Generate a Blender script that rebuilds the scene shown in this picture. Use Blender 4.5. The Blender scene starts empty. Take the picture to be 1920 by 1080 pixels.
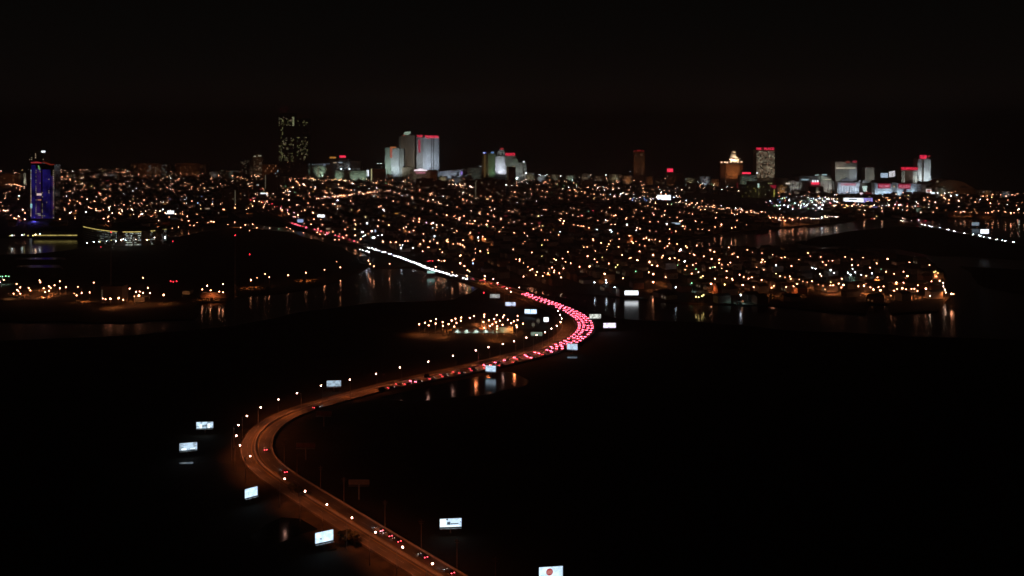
import bpy, bmesh, math, random
from mathutils import Vector, Matrix, noise
random.seed(11)
R = math.radians
scn = bpy.context.scene
col = scn.collection

# ------------------------------------------------------------------ camera, sky, exposure
CAM_H, F, HX, HY = 170.0, 2000.0, 960.0, 230.0      # metres above the water; focal length and horizon of the 1920 px photograph
cam_d = bpy.data.cameras.new('camera')
cam = bpy.data.objects.new('camera', cam_d)
col.objects.link(cam)
cam.location = (0, 0, CAM_H)
cam.rotation_euler = (R(90), 0, 0)
cam_d.sensor_width = 36.0
cam_d.lens = 36.0 * F / 1920.0
cam_d.shift_y = -(540.0 - HY) / 1920.0
cam_d.clip_start = 1.0
cam_d.clip_end = 60000.0
scn.camera = cam

world = bpy.data.worlds.new('World')
scn.world = world
world.use_nodes = True
wn, wl = world.node_tree.nodes, world.node_tree.links
wn.clear()
wo = wn.new('ShaderNodeOutputWorld')
bg = wn.new('ShaderNodeBackground')
tc = wn.new('ShaderNodeTexCoord')
sx = wn.new('ShaderNodeSeparateXYZ')
ab = wn.new('ShaderNodeMath'); ab.operation = 'ABSOLUTE'
ra = wn.new('ShaderNodeValToRGB')
wl.new(tc.outputs['Generated'], sx.inputs[0])
wl.new(sx.outputs['Z'], ab.inputs[0])
wl.new(ab.outputs[0], ra.inputs[0])
wl.new(ra.outputs[0], bg.inputs[0])
wl.new(bg.outputs[0], wo.inputs[0])
ra.color_ramp.elements[0].position = 0.0
ra.color_ramp.elements[0].color = (0.0042, 0.0032, 0.0027, 1)
ra.color_ramp.elements[1].position = 0.30
ra.color_ramp.elements[1].color = (0.0008, 0.0008, 0.0007, 1)
e = ra.color_ramp.elements.new(0.06); e.color = (0.0027, 0.0022, 0.0018, 1)
e = ra.color_ramp.elements.new(0.12); e.color = (0.0018, 0.0016, 0.0013, 1)
bg.inputs[1].default_value = 1.0

HAZE = 0.00025
scn.view_settings.view_transform = 'Standard'
scn.view_settings.look = 'None'
scn.view_settings.exposure = 0.0
scn.view_settings.gamma = 1.0
scn.view_settings.use_curve_mapping = False
scn.render.engine = 'CYCLES'
cy = scn.cycles
cy.use_adaptive_sampling = False
cy.use_light_tree = True
cy.max_bounces = 4
cy.diffuse_bounces = 1
cy.glossy_bounces = 2
cy.transmission_bounces = 2
cy.sample_clamp_indirect = 2.0
cy.sample_clamp_direct = 0.0
cy.caustics_reflective = False
cy.caustics_refractive = False
cy.blur_glossy = 0.3
cy.use_denoising = True
cy.pixel_filter_type = 'BLACKMAN_HARRIS'
cy.filter_width = 1.55


# ------------------------------------------------------------------ helpers
def at(px, py, z=0.0):
    """world point on the height z that lies under a pixel of the photograph"""
    D = (CAM_H - z) * F / (py - HY)
    return Vector(((px - HX) * D / F, D, z))


def pix(p):
    return (HX + p[0] * F / p[1], HY + (CAM_H - p[2]) * F / p[1])


def inside(x, y, poly):
    c = False
    j = len(poly) - 1
    for i in range(len(poly)):
        xi, yi = poly[i]; xj, yj = poly[j]
        if (yi > y) != (yj > y) and x < (xj - xi) * (y - yi) / (yj - yi) + xi:
            c = not c
        j = i
    return c


MATS = {}


def nodes_of(name):
    m = bpy.data.materials.new(name)
    m.use_nodes = True
    m.node_tree.nodes.clear()
    MATS[name] = m
    return m, m.node_tree.nodes, m.node_tree.links


def surf(name, c1, c2, scale=0.2, rough=0.8, metal=0.0, bump=0.0, detail=6, spec=0.3):
    m, n, l = nodes_of(name)
    o = n.new('ShaderNodeOutputMaterial'); b = n.new('ShaderNodeBsdfPrincipled')
    t = n.new('ShaderNodeTexNoise'); r = n.new('ShaderNodeValToRGB'); g = n.new('ShaderNodeNewGeometry')
    t.inputs['Scale'].default_value = scale
    t.inputs['Detail'].default_value = detail
    r.color_ramp.elements[0].position = 0.35; r.color_ramp.elements[1].position = 0.65
    r.color_ramp.elements[0].color = (*c1, 1); r.color_ramp.elements[1].color = (*c2, 1)
    l.new(g.outputs['Position'], t.inputs['Vector'])
    l.new(t.outputs['Fac'], r.inputs[0]); l.new(r.outputs[0], b.inputs['Base Color'])
    b.inputs['Roughness'].default_value = rough
    b.inputs['Metallic'].default_value = metal
    b.inputs['Specular IOR Level'].default_value = spec
    if bump:
        bp = n.new('ShaderNodeBump'); bp.inputs['Strength'].default_value = bump; bp.inputs['Distance'].default_value = 0.3
        l.new(t.outputs['Fac'], bp.inputs['Height']); l.new(bp.outputs[0], b.inputs['Normal'])
    l.new(b.outputs[0], o.inputs[0])
    return m


def glow(name, c, s, vary=0.0, scale=0.3):
    """something that gives off light; vary lets panels and windows differ from place to place"""
    m, n, l = nodes_of(name)
    o = n.new('ShaderNodeOutputMaterial'); em = n.new('ShaderNodeEmission')
    em.inputs[0].default_value = (*c, 1); em.inputs[1].default_value = s
    if vary:
        g = n.new('ShaderNodeNewGeometry'); t = n.new('ShaderNodeTexNoise'); mr = n.new('ShaderNodeMapRange')
        t.inputs['Scale'].default_value = scale; t.inputs['Detail'].default_value = 3
        l.new(g.outputs['Position'], t.inputs['Vector']); l.new(t.outputs['Fac'], mr.inputs[0])
        mr.inputs[1].default_value = 0.35; mr.inputs[2].default_value = 0.65
        mr.inputs[3].default_value = s * (1 - vary); mr.inputs[4].default_value = s * (1 + vary)
        l.new(mr.outputs[0], em.inputs[1])
    l.new(em.outputs[0], o.inputs[0])
    return m


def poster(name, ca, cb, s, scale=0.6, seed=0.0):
    """a billboard print: irregular shapes in two colours, floodlighting put into their own glow"""
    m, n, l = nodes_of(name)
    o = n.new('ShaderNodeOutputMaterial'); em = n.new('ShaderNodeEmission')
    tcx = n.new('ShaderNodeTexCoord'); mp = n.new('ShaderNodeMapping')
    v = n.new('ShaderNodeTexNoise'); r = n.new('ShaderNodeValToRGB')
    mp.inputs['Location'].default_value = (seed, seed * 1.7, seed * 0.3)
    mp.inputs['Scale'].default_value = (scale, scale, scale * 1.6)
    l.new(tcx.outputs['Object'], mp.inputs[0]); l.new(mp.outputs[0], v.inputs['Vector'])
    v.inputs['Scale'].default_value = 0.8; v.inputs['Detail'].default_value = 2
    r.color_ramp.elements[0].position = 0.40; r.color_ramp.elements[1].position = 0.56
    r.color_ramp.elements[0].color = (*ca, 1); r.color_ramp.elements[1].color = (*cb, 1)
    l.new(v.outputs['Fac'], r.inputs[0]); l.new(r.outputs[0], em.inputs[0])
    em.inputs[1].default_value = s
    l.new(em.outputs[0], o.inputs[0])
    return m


class MB:
    def __init__(s):
        s.v = []; s.f = []; s.m = []

    def add(s, vs, fs, mi=0):
        k = len(s.v)
        s.v += [tuple(p) for p in vs]
        s.f += [tuple(k + i for i in f) for f in fs]
        s.m += [mi] * len(fs)

    def box(s, x0, x1, y0, y1, z0, z1, mi=0, mat=None):
        vs = [Vector(p) for p in ((x0, y0, z0), (x1, y0, z0), (x1, y1, z0), (x0, y1, z0), (x0, y0, z1), (x1, y0, z1), (x1, y1, z1), (x0, y1, z1))]
        if mat is not None: vs = [mat @ p for p in vs]
        s.add(vs, ((0, 3, 2, 1), (4, 5, 6, 7), (0, 1, 5, 4), (1, 2, 6, 5), (2, 3, 7, 6), (3, 0, 4, 7)), mi)

    def prism(s, poly, z0, z1, mi=0):
        n = len(poly)
        vs = [(p[0], p[1], z0) for p in poly] + [(p[0], p[1], z1) for p in poly]
        s.add(vs, [tuple(range(n - 1, -1, -1)), tuple(range(n, 2 * n))] + [(i, (i + 1) % n, n + (i + 1) % n, n + i) for i in range(n)], mi)

    def tube(s, p, q, r0, r1, n=8, mi=0):
        p, q = Vector(p), Vector(q)
        d = (q - p).normalized()
        a = d.orthogonal().normalized(); b = d.cross(a)
        vs = []
        for c, r in ((p, r0), (q, r1)):
            for i in range(n):
                t = 2 * math.pi * i / n
                vs.append(c + a * (r * math.cos(t)) + b * (r * math.sin(t)))
        s.add(vs, [(i, (i + 1) % n, n + (i + 1) % n, n + i) for i in range(n)] + [tuple(range(n - 1, -1, -1)), tuple(range(n, 2 * n))], mi)

    def octa(s, c, r, mi=0):
        x, y, z = c
        s.add([(x + r, y, z), (x - r, y, z), (x, y + r, z), (x, y - r, z), (x, y, z + r), (x, y, z - r)],
              [(0, 2, 4), (2, 1, 4), (1, 3, 4), (3, 0, 4), (2, 0, 5), (1, 2, 5), (3, 1, 5), (0, 3, 5)], mi)

    def ball(s, c, r, mi=0, n=8, k=5, sz=1.0, top=False):
        vs = []; fs = []
        lo = 0 if top else -k
        rows = [lo + j for j in range(k - lo + 1)]
        for j in rows:
            a = j / k * math.pi / 2
            for i in range(n):
                t = 2 * math.pi * i / n
                vs.append((c[0] + r * math.cos(a) * math.cos(t), c[1] + r * math.cos(a) * math.sin(t), c[2] + r * sz * math.sin(a)))
        for j in range(len(rows) - 1):
            for i in range(n):
                fs.append((j * n + i, j * n + (i + 1) % n, (j + 1) * n + (i + 1) % n, (j + 1) * n + i))
        s.add(vs, fs, mi)

    def mesh(s, name, mats):
        me = bpy.data.meshes.new(name)
        me.from_pydata(s.v, [], s.f)
        for m in (mats if isinstance(mats, (list, tuple)) else [mats]):
            me.materials.append(m)
        me.polygons.foreach_set('material_index', s.m)
        me.update()
        return me

    def build(s, name, mats, parent=None, **k):
        return put(name, s.mesh(name, mats), parent, **k)


def put(name, me, parent=None, loc=(0, 0, 0), rz=0.0, **props):
    o = bpy.data.objects.new(name, me)
    col.objects.link(o)
    o.parent = parent
    o.location = loc
    o.rotation_euler = (0, 0, rz)
    for k, v in props.items():
        if v is not None: o[k] = v
    return o


def thing(name, label, cat, loc, rz=0.0, group=None):
    return put(name, None, None, loc, rz, label=label, category=cat, group=group)


def copy_tree(o, parent=None):
    c = o.copy(); col.objects.link(c); c.parent = parent
    for ch in list(o.children):
        copy_tree(ch, c)
    return c


def spot(parent, loc, aim, power, color, deg=60, blend=0.7, size=0.4, name='floodlight_beam'):
    ld = bpy.data.lights.new(name, 'SPOT')
    ld.energy = power; ld.color = color; ld.spot_size = R(deg); ld.spot_blend = blend; ld.shadow_soft_size = size
    o = bpy.data.objects.new(name, ld); col.objects.link(o); o.parent = parent
    o.location = loc
    d = Vector(aim) - Vector(loc)
    o.rotation_euler = d.to_track_quat('-Z', 'Y').to_euler()
    return o


def text_mesh(name, body, h, mat, parent, loc, width=None, rz=0.0, depth=0.4):
    """raised letters standing in the XZ plane, facing -Y"""
    cu = bpy.data.curves.new(name, 'FONT')
    cu.body = body; cu.size = h * 1.38; cu.extrude = depth / 2; cu.align_x = 'CENTER'; cu.offset = h * 0.018
    cu.resolution_u = 2
    tmp = bpy.data.objects.new('tmp_text', cu); col.objects.link(tmp)
    dg = bpy.context.evaluated_depsgraph_get()
    me = bpy.data.meshes.new_from_object(tmp.evaluated_get(dg))
    bpy.data.objects.remove(tmp); bpy.data.curves.remove(cu)
    xs = [v.co.x for v in me.vertices]
    sx = (width / (max(xs) - min(xs))) if width else 1.0
    mid = (max(xs) + min(xs)) / 2
    for v in me.vertices:
        x, y, z = (v.co.x - mid) * sx, v.co.y, v.co.z
        v.co = (x, -z, y)
    me.materials.clear(); me.materials.append(mat)
    me.name = name
    return put(name, me, parent, loc, rz)


# ------------------------------------------------------------------ materials
WHITE = (0.80, 0.90, 1.0)
m_verge = surf('verge_scrub', (0.010, 0.009, 0.006), (0.045, 0.035, 0.02), 0.25, 0.95, bump=0.8)
m_marsh = surf('marsh_grass', (0.014, 0.013, 0.008), (0.045, 0.038, 0.02), 0.03, 0.95, bump=0.6)
m_city = surf('city_ground', (0.03, 0.028, 0.024), (0.08, 0.07, 0.06), 0.02, 0.9)
m_asphalt = surf('asphalt', (0.045, 0.045, 0.045), (0.075, 0.072, 0.068), 0.15, 0.8)
m_highway = surf('highway_surface', (0.085, 0.082, 0.078), (0.16, 0.15, 0.14), 0.10, 0.75)
m_lot = surf('lot_paving', (0.07, 0.066, 0.06), (0.13, 0.12, 0.11), 0.08, 0.85)
m_concrete = surf('concrete', (0.28, 0.26, 0.24), (0.40, 0.38, 0.35), 0.3, 0.85)
m_paint = surf('road_paint', (0.50, 0.50, 0.48), (0.70, 0.70, 0.66), 0.4, 0.6)
m_ypaint = surf('yellow_road_paint', (0.50, 0.34, 0.05), (0.62, 0.42, 0.08), 0.4, 0.6)
m_pole = surf('galvanised_steel', (0.25, 0.25, 0.25), (0.38, 0.38, 0.38), 1.0, 0.5, 0.4)
m_wood = surf('weathered_wood', (0.16, 0.12, 0.09), (0.26, 0.20, 0.15), 2.0, 0.85)
m_leaf = surf('dark_foliage', (0.022, 0.028, 0.014), (0.05, 0.055, 0.028), 0.5, 0.9)
m_bark = surf('bark', (0.08, 0.06, 0.045), (0.14, 0.11, 0.08), 2.0, 0.9)
m_sand = surf('shore_sand', (0.16, 0.14, 0.11), (0.26, 0.22, 0.18), 0.1, 0.95)
m_stucco = surf('pale_stucco', (0.50, 0.50, 0.48), (0.62, 0.62, 0.60), 0.08, 0.85)
m_white = surf('white_cladding', (0.66, 0.68, 0.70), (0.78, 0.80, 0.82), 0.05, 0.7)
m_green = surf('grey_green_cladding', (0.42, 0.50, 0.42), (0.52, 0.60, 0.50), 0.06, 0.75)
m_brown = surf('brown_brick', (0.15, 0.10, 0.075), (0.24, 0.16, 0.12), 0.1, 0.85)
m_tan = surf('tan_brick', (0.34, 0.26, 0.19), (0.44, 0.34, 0.26), 0.1, 0.85)
m_darkwall = surf('dark_wall', (0.09, 0.075, 0.065), (0.15, 0.125, 0.105), 0.1, 0.85)
m_glass = surf('dark_glass', (0.015, 0.018, 0.02), (0.03, 0.035, 0.04), 0.05, 0.12, 0.0, spec=0.5)
m_roof = surf('bitumen_roof', (0.05, 0.045, 0.04), (0.09, 0.08, 0.07), 0.3, 0.9)
m_shingle = [surf('roof_shingle', a, b, 0.8, 0.9) for a, b in (((0.07, 0.06, 0.055), (0.12, 0.10, 0.09)), ((0.12, 0.07, 0.05), (0.18, 0.11, 0.08)), ((0.14, 0.14, 0.13), (0.22, 0.21, 0.20)))]
m_siding = [surf('house_siding', a, b, 0.3, 0.85) for a, b in (((0.35, 0.33, 0.30), (0.45, 0.42, 0.38)), ((0.25, 0.14, 0.10), (0.34, 0.20, 0.15)), ((0.48, 0.46, 0.42), (0.60, 0.57, 0.52)), ((0.22, 0.22, 0.20), (0.30, 0.29, 0.27)))]
m_carpaint = [surf('car_paint', c, tuple(k * 1.15 for k in c), 0.5, 0.3, 0.3) for c in ((0.30, 0.30, 0.31), (0.06, 0.06, 0.07), (0.25, 0.03, 0.03), (0.55, 0.55, 0.55), (0.05, 0.07, 0.14))]
m_tyre = surf('tyre_rubber', (0.02, 0.02, 0.02), (0.035, 0.035, 0.035), 2.0, 0.9)

# water: rough mirror, the streaks under the lamps come from its small waves
m_water, n, l = nodes_of('bay_water')
o_ = n.new('ShaderNodeOutputMaterial'); b_ = n.new('ShaderNodeBsdfPrincipled')
b_.inputs['Base Color'].default_value = (0.004, 0.006, 0.006, 1)
b_.inputs['Roughness'].default_value = 0.15
b_.inputs['IOR'].default_value = 1.33
g_ = n.new('ShaderNodeNewGeometry'); t_ = n.new('ShaderNodeTexNoise'); bp_ = n.new('ShaderNodeBump')
t_.inputs['Scale'].default_value = 0.05; t_.inputs['Detail'].default_value = 3
bp_.inputs['Strength'].default_value = 0.12; bp_.inputs['Distance'].default_value = 0.5
l.new(g_.outputs['Position'], t_.inputs['Vector']); l.new(t_.outputs['Fac'], bp_.inputs['Height'])
l.new(bp_.outputs[0], b_.inputs['Normal']); l.new(b_.outputs[0], o_.inputs[0])

SOD = (1.0, 0.36, 0.18)
g_sod = glow('sodium_lamp', SOD, 44)
g_warm = glow('warm_lamp', (1.0, 0.60, 0.40), 34)
g_cool = glow('cool_lamp', (0.78, 0.9, 1.0), 42)
g_green = glow('green_lamp', (0.35, 1.0, 0.45), 9)
g_red = glow('red_lamp', (1.0, 0.03, 0.05), 12)
g_yel = glow('yellow_lamp', (1.0, 0.75, 0.25), 16)
g_blue = glow('blue_lamp', (0.25, 0.4, 1.0), 12)
g_pink = glow('pink_lamp', (1.0, 0.5, 0.6), 16)
g_dim = glow('dim_amber_lamp', (1.0, 0.36, 0.16), 11)
GLOW = {'s': g_sod, 'w': g_warm, 'c': g_cool, 'g': g_green, 'r': g_red, 'y': g_yel, 'b': g_blue, 'p': g_pink, 'd': g_dim}
g_brake = glow('tail_light_red', (1.0, 0.10, 0.17), 42)
g_tail = glow('tail_light_dim', (1.0, 0.06, 0.08), 14)
g_head = glow('headlight_white', (0.86, 0.92, 1.0), 120)
g_head2 = glow('headlight_soft', (1.0, 0.85, 0.75), 10)
g_redsign = glow('red_neon', (1.0, 0.035, 0.09), 2.0)
g_redsoft = glow('soft_red_neon', (1.0, 0.08, 0.10), 0.45)
g_pinksign = glow('pink_neon', (1.0, 0.35, 0.50), 1.1)
g_whitesign = glow('white_sign', (0.86, 0.93, 1.0), 2.4, 0.25, 0.2)
g_whitebright = glow('bright_white_sign', (0.90, 0.95, 1.0), 2.6)
g_amber = glow('amber_neon', (1.0, 0.42, 0.08), 0.7)
g_bluesign = glow('blue_neon', (0.16, 0.22, 1.0), 1.3)
g_purple = glow('purple_neon', (0.45, 0.28, 1.0), 1.2)
g_cyansign = glow('pale_green_sign', (0.55, 0.75, 0.58), 0.75)
g_winw = glow('window_warm', (1.0, 0.72, 0.45), 0.55, 0.5, 0.15)
g_wind = glow('window_dim', (0.85, 0.66, 0.42), 0.38, 0.6, 0.12)
g_wing = glow('window_olive', (0.72, 0.70, 0.28), 0.30, 0.95, 0.10)
g_winc = glow('window_cool', (0.75, 0.90, 1.0), 0.7, 0.5, 0.15)
g_wino = glow('window_orange', (1.0, 0.40, 0.16), 0.32, 0.6, 0.12)
g_led = glow('blue_facade_light', (0.030, 0.018, 0.30), 0.27, 0.7, 0.06)
g_ledv = glow('violet_facade_light', (0.07, 0.025, 0.26), 0.24, 0.7, 0.06)
g_strip = glow('pale_strip_light', (0.9, 0.85, 0.6), 0.6)
g_ystrip = glow('yellow_strip_light', (1.0, 0.78, 0.22), 0.8, 0.5, 0.2)


# ------------------------------------------------------------------ water and land
def rough_edge(pts, step, amp, seed=0.0):
    """subdivide a shoreline and let it wander"""
    out = []
    for i in range(len(pts)):
        a = Vector(pts[i][:2]); b = Vector(pts[(i + 1) % len(pts)][:2])
        L = (b - a).length
        k = max(1, min(60, int(L / step)))
        nrm = Vector((-(b - a).y, (b - a).x)); nrm = nrm / max(nrm.length, 1e-6)
        for j in range(k):
            t = j / k
            p = a.lerp(b, t)
            w = math.sin(math.pi * t)
            f = noise.noise(Vector((p.x * 0.02, p.y * 0.02, seed))) + 0.5 * noise.noise(Vector((p.x * 0.07, p.y * 0.07, seed + 3)))
            out.append(p + nrm * (f * amp * min(1.0, 2 * w)))
    return out


def land(name, pts, z0, z1, mat, step=18, amp=12, seed=0.0):
    poly = rough_edge(pts, step, amp, seed)
    bm = bmesh.new()
    top = [bm.verts.new((p.x, p.y, z1)) for p in poly]
    bot = [bm.verts.new((p.x, p.y, z0)) for p in poly]
    f = bm.faces.new(top)
    n = len(poly)
    for i in range(n):
        bm.faces.new((bot[i], bot[(i + 1) % n], top[(i + 1) % n], top[i]))
    f.normal_update()
    bmesh.ops.triangulate(bm, faces=[f])
    bmesh.ops.recalc_face_normals(bm, faces=bm.faces)
    me = bpy.data.meshes.new(name); bm.to_mesh(me); bm.free()
    me.materials.append(mat)
    return put(name, me, kind='structure')


def P(l):
    return [at(x, y).xy for x, y in l]


b = MB(); b.add([(-30000, -2000, 0), (30000, -2000, 0), (30000, 45000, 0), (-30000, 45000, 0)], [(0, 1, 2, 3)])
b.build('water', m_water, kind='structure')

CITY = [(-700, 326), (-100, 325), (300, 321), (500, 325), (700, 330), (900, 334), (1100, 335), (1300, 343), (1500, 352), (1700, 360), (1920, 366), (2500, 372),
        (2500, 405), (1920, 408), (1700, 410), (1600, 413), (1585, 417), (1540, 421), (1380, 435), (1300, 443), (1268, 451), (1272, 461), (1330, 470), (1480, 467), (1600, 469), (1680, 477),
        (1745, 489), (1775, 519), (1790, 552), (1760, 584), (1670, 590), (1664, 572), (1630, 572), (1624, 590), (1560, 586), (1450, 574), (1400, 572), (1396, 562), (1384, 562), (1380, 572), (1300, 570), (1236, 566), (1230, 552), (1218, 552), (1214, 562), (1050, 549), (960, 531), (900, 524), (850, 512),
        (780, 502), (700, 503), (690, 478), (640, 456), (540, 427), (440, 414), (320, 434), (200, 444), (160, 447), (0, 445), (-700, 445)]
land('ground', P(CITY), -1, 1.0, m_city, 40, 8, 1.0)
NEAR = P([(-1200, 650), (0, 640), (250, 630), (440, 612), (590, 582), (700, 569), (850, 563), (884, 550), (905, 536), (960, 540), (1010, 552), (1100, 566), (1125, 588), (1180, 600),
          (1300, 604), (1500, 622), (1920, 640), (3100, 655)])
land('terrain', NEAR + [Vector((2500, -600)), Vector((-2500, -600))], -1, 0.5, m_marsh, 16, 9, 5.0)
land('terrain', P([(-700, 520), (-700, 478), (0, 479), (60, 477), (130, 470), (210, 457), (330, 445), (440, 426), (540, 436), (640, 464), (685, 486), (690, 503),
                   (675, 510), (640, 528), (560, 546), (470, 556), (436, 560), (428, 566), (372, 569), (364, 600), (280, 601), (240, 606), (180, 606), (0, 602), (-700, 600)]), -1, 0.7, m_marsh, 25, 8, 9.0)
land('terrain', P([(1490, 455), (1580, 436), (1690, 424), (1760, 430), (1850, 446), (1960, 466), (2600, 520), (1960, 490), (1840, 482), (1750, 480), (1690, 468), (1600, 462), (1520, 461)]), -1, 0.5, m_marsh, 25, 6, 12.0)
land('terrain', P([(1800, 500), (1900, 505), (2400, 530), (2400, 560), (1950, 560), (1850, 540)]), -1, 0.4, m_marsh, 25, 8, 13.0)


def pond(pts, z, seed, amp=5):
    poly = rough_edge(P(pts), 8, amp, seed)
    bm = bmesh.new(); f = bm.faces.new([bm.verts.new((p.x, p.y, z)) for p in poly]); f.normal_update()
    if f.normal.z < 0: f.normal_flip()
    bmesh.ops.triangulate(bm, faces=[f])
    me = bpy.data.meshes.new('water'); bm.to_mesh(me); bm.free(); me.materials.append(m_water)
    return put('water', me, kind='structure')


pond([(700, 745), (760, 726), (846, 702), (905, 690), (960, 700), (992, 714), (988, 724), (940, 734), (900, 743), (840, 747), (770, 757)], 0.52, 1.0, 3)
pond([(470, 1010), (500, 985), (528, 972), (560, 975), (600, 985), (594, 996), (570, 1002), (540, 1014), (500, 1030)], 0.52, 2.0, 2)
pond([(336, 869), (362, 868), (362, 871.5), (336, 872)], 0.52, 3.0, 0.6)
pond([(615, 1034), (631, 1030), (631, 1034), (615, 1037)], 0.52, 4.0, 0.6)
pond([(1064, 670), (1082, 669), (1082, 673), (1064, 673)], 0.52, 5.0, 1)
pond([(622, 735), (636, 733), (636, 736), (622, 737)], 0.52, 6.0, 1)
pond([(30, 484), (120, 484), (125, 488), (25, 488)], 0.73, 7.0, 3)
pond([(35, 498), (110, 498), (115, 503), (30, 503)], 0.73, 8.0, 3)

# ------------------------------------------------------------------ haze
if HAZE > 0:
    m_haze, n, l = nodes_of('haze_air')
    o_ = n.new('ShaderNodeOutputMaterial'); v_ = n.new('ShaderNodeVolumePrincipled')
    v_.inputs['Color'].default_value = (0.85, 0.82, 0.80, 1); v_.inputs['Density'].default_value = HAZE
    l.new(v_.outputs[0], o_.inputs['Volume'])
    b = MB(); b.box(-31000, 31000, -2500, 46000, -3, 262)
    b.build('haze', m_haze, kind='stuff')

# ------------------------------------------------------------------ highway
CL = [(930, 1150), (880, 1116), (822, 1080), (788, 1060), (709, 1012), (658, 981), (608, 950), (546, 912), (504, 883), (482, 860), (477, 838), (488, 811), (520, 786), (560, 769), (600, 757), (640, 746),
      (700, 730), (760, 716), (830, 701), (900, 686), (960, 671), (1010, 657), (1050, 641), (1074, 625), (1080, 610), (1070, 596), (1045, 581), (1010, 567), (975, 553),
      (940, 541), (905, 530), (870, 521), (820, 507), (780, 492), (740, 478), (700, 466), (660, 453), (600, 436), (560, 425), (520, 410), (480, 392)]
cps = [at(x, y, 1.4).xy for x, y in CL]
cps = [cps[0] + (cps[0] - cps[1]) * 3] + cps


def catmull(ps, step):
    out = []
    for i in range(len(ps) - 1):
        p0 = ps[max(i - 1, 0)]; p1 = ps[i]; p2 = ps[i + 1]; p3 = ps[min(i + 2, len(ps) - 1)]
        k = max(2, int((p2 - p1).length / step))
        for j in range(k):
            t = j / k
            out.append(0.5 * ((2 * p1) + (p2 - p0) * t + (2 * p0 - 5 * p1 + 4 * p2 - p3) * t * t + (3 * p1 - p0 - 3 * p2 + p3) * t ** 3))
    out.append(ps[-1])
    return out


path = catmull(cps, 6)
for _ in range(3):
    path = [path[0]] + [(path[i - 1] + path[i] * 2 + path[i + 1]) / 4 for i in range(1, len(path) - 1)] + [path[-1]]
cum = [0.0]
for i in range(1, len(path)):
    cum.append(cum[-1] + (path[i] - path[i - 1]).length)


def tangent(i):
    a = path[max(i - 1, 0)]; c = path[min(i + 1, len(path) - 1)]
    return (c - a).normalized()


def along(s, off=0.0):
    """point and heading at distance s along the highway, off metres right of the median"""
    lo = 0; hi = len(cum) - 1
    while hi - lo > 1:
        m = (lo + hi) // 2
        if cum[m] <= s: lo = m
        else: hi = m
    t = (s - cum[lo]) / max(cum[hi] - cum[lo], 1e-6)
    p = path[lo].lerp(path[hi], t)
    d = tangent(lo).lerp(tangent(hi), t).normalized()
    return p + Vector((d.y, -d.x)) * off, d


def s_of(px, py):
    q = at(px, py, 1.4).xy
    return min(range(len(path)), key=lambda i: (path[i] - q).length) and cum[min(range(len(path)), key=lambda i: (path[i] - q).length)]


ZR = 1.4


def ramp(x, a, b):
    return max(0.0, min(1.0, (x - a) / (b - a)))


S_A, S_B, S_C, S_D = s_of(700, 730), s_of(1000, 660), s_of(1068, 594), s_of(920, 535)


def width(s_, side):
    k = ramp(s_, S_A, S_B) * (1 - ramp(s_, S_C, S_D))
    return 7.2 + 4.6 * k if side < 0 else 7.4 + 1.1 * ramp(s_, 60, 200) + 7.3 * k


def frac(s_, f):
    """offset in metres of the fraction f of its carriageway"""
    return f * width(s_, f)


def offset(i, o):
    """offsets up to 13.2 scale with the road, what lies beyond keeps its distance from the edge"""
    w = width(cum[i], o)
    if abs(o) < 2: return o
    if abs(o) <= 13.2: return o / 13.2 * w
    return math.copysign(w + abs(o) - 13.2, o)


def ribbon(b, o0, o1, z, i0=0, i1=None, zb=None, mi=0):
    i1 = len(path) - 1 if i1 is None else i1
    vs = []; fs = []
    for i in range(i0, i1 + 1):
        d = tangent(i); nrm = Vector((d.y, -d.x))
        a = path[i] + nrm * offset(i, o0); c = path[i] + nrm * offset(i, o1)
        if zb is None: vs += [(a.x, a.y, z), (c.x, c.y, z)]
        else: vs += [(a.x, a.y, z), (c.x, c.y, z), (c.x, c.y, zb), (a.x, a.y, zb)]
    w = 2 if zb is None else 4
    for k in range(i1 - i0):
        p, q = k * w, (k + 1) * w
        if zb is None: fs.append((p, p + 1, q + 1, q))
        else: fs += [(p, p + 1, q + 1, q), (p + 1, p + 2, q + 2, q + 1), (p + 2, p + 3, q + 3, q + 2), (p + 3, p, q, q + 3)]
    b.add(vs, fs, mi)


def narrow(i):
    return 1.0


b = MB(); ribbon(b, -13.2, 13.2, ZR, zb=-1.0); road = b.build('road', m_highway, kind='structure')
b = MB()
for i in range(len(path) - 1):
    for off in ((-8.8, -4.8, 4.8, 8.8) if S_A < cum[i] < S_D else (-7.0, 7.0)):
        if i % 2 == 0: ribbon(b, off - 0.09, off + 0.09, ZR + 0.015, i, i + 1)
for off in (-12.4, 12.4): ribbon(b, off - 0.1, off + 0.1, ZR + 0.015)
b.build('lane_markings', m_paint, road, kind='structure')
b = MB()
for off in (-1.7, 1.7): ribbon(b, off - 0.1, off + 0.1, ZR + 0.015)
b.build('yellow_edge_line', m_ypaint, road, kind='structure')
b = MB(); ribbon(b, -0.35, 0.35, ZR + 0.95, zb=ZR - 0.01)
o = b.build('median_barrier', m_concrete); o['label'] = 'pale concrete barrier running down the middle of the curving highway'; o['category'] = 'barrier'
bl = MB(); ribbon(bl, -13.45, -13.2, ZR + 0.35, zb=ZR - 0.6)
o = bl.build('edge_barrier', m_darkwall); o['label'] = 'low edge wall along the lamp side of the highway'; o['category'] = 'barrier'
bl = MB(); ribbon(bl, 13.2, 13.6, ZR + 0.8, zb=ZR - 0.6)
o = bl.build('edge_barrier', m_concrete); o['label'] = 'low edge wall along the utility pole side of the highway'; o['category'] = 'barrier'
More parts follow.
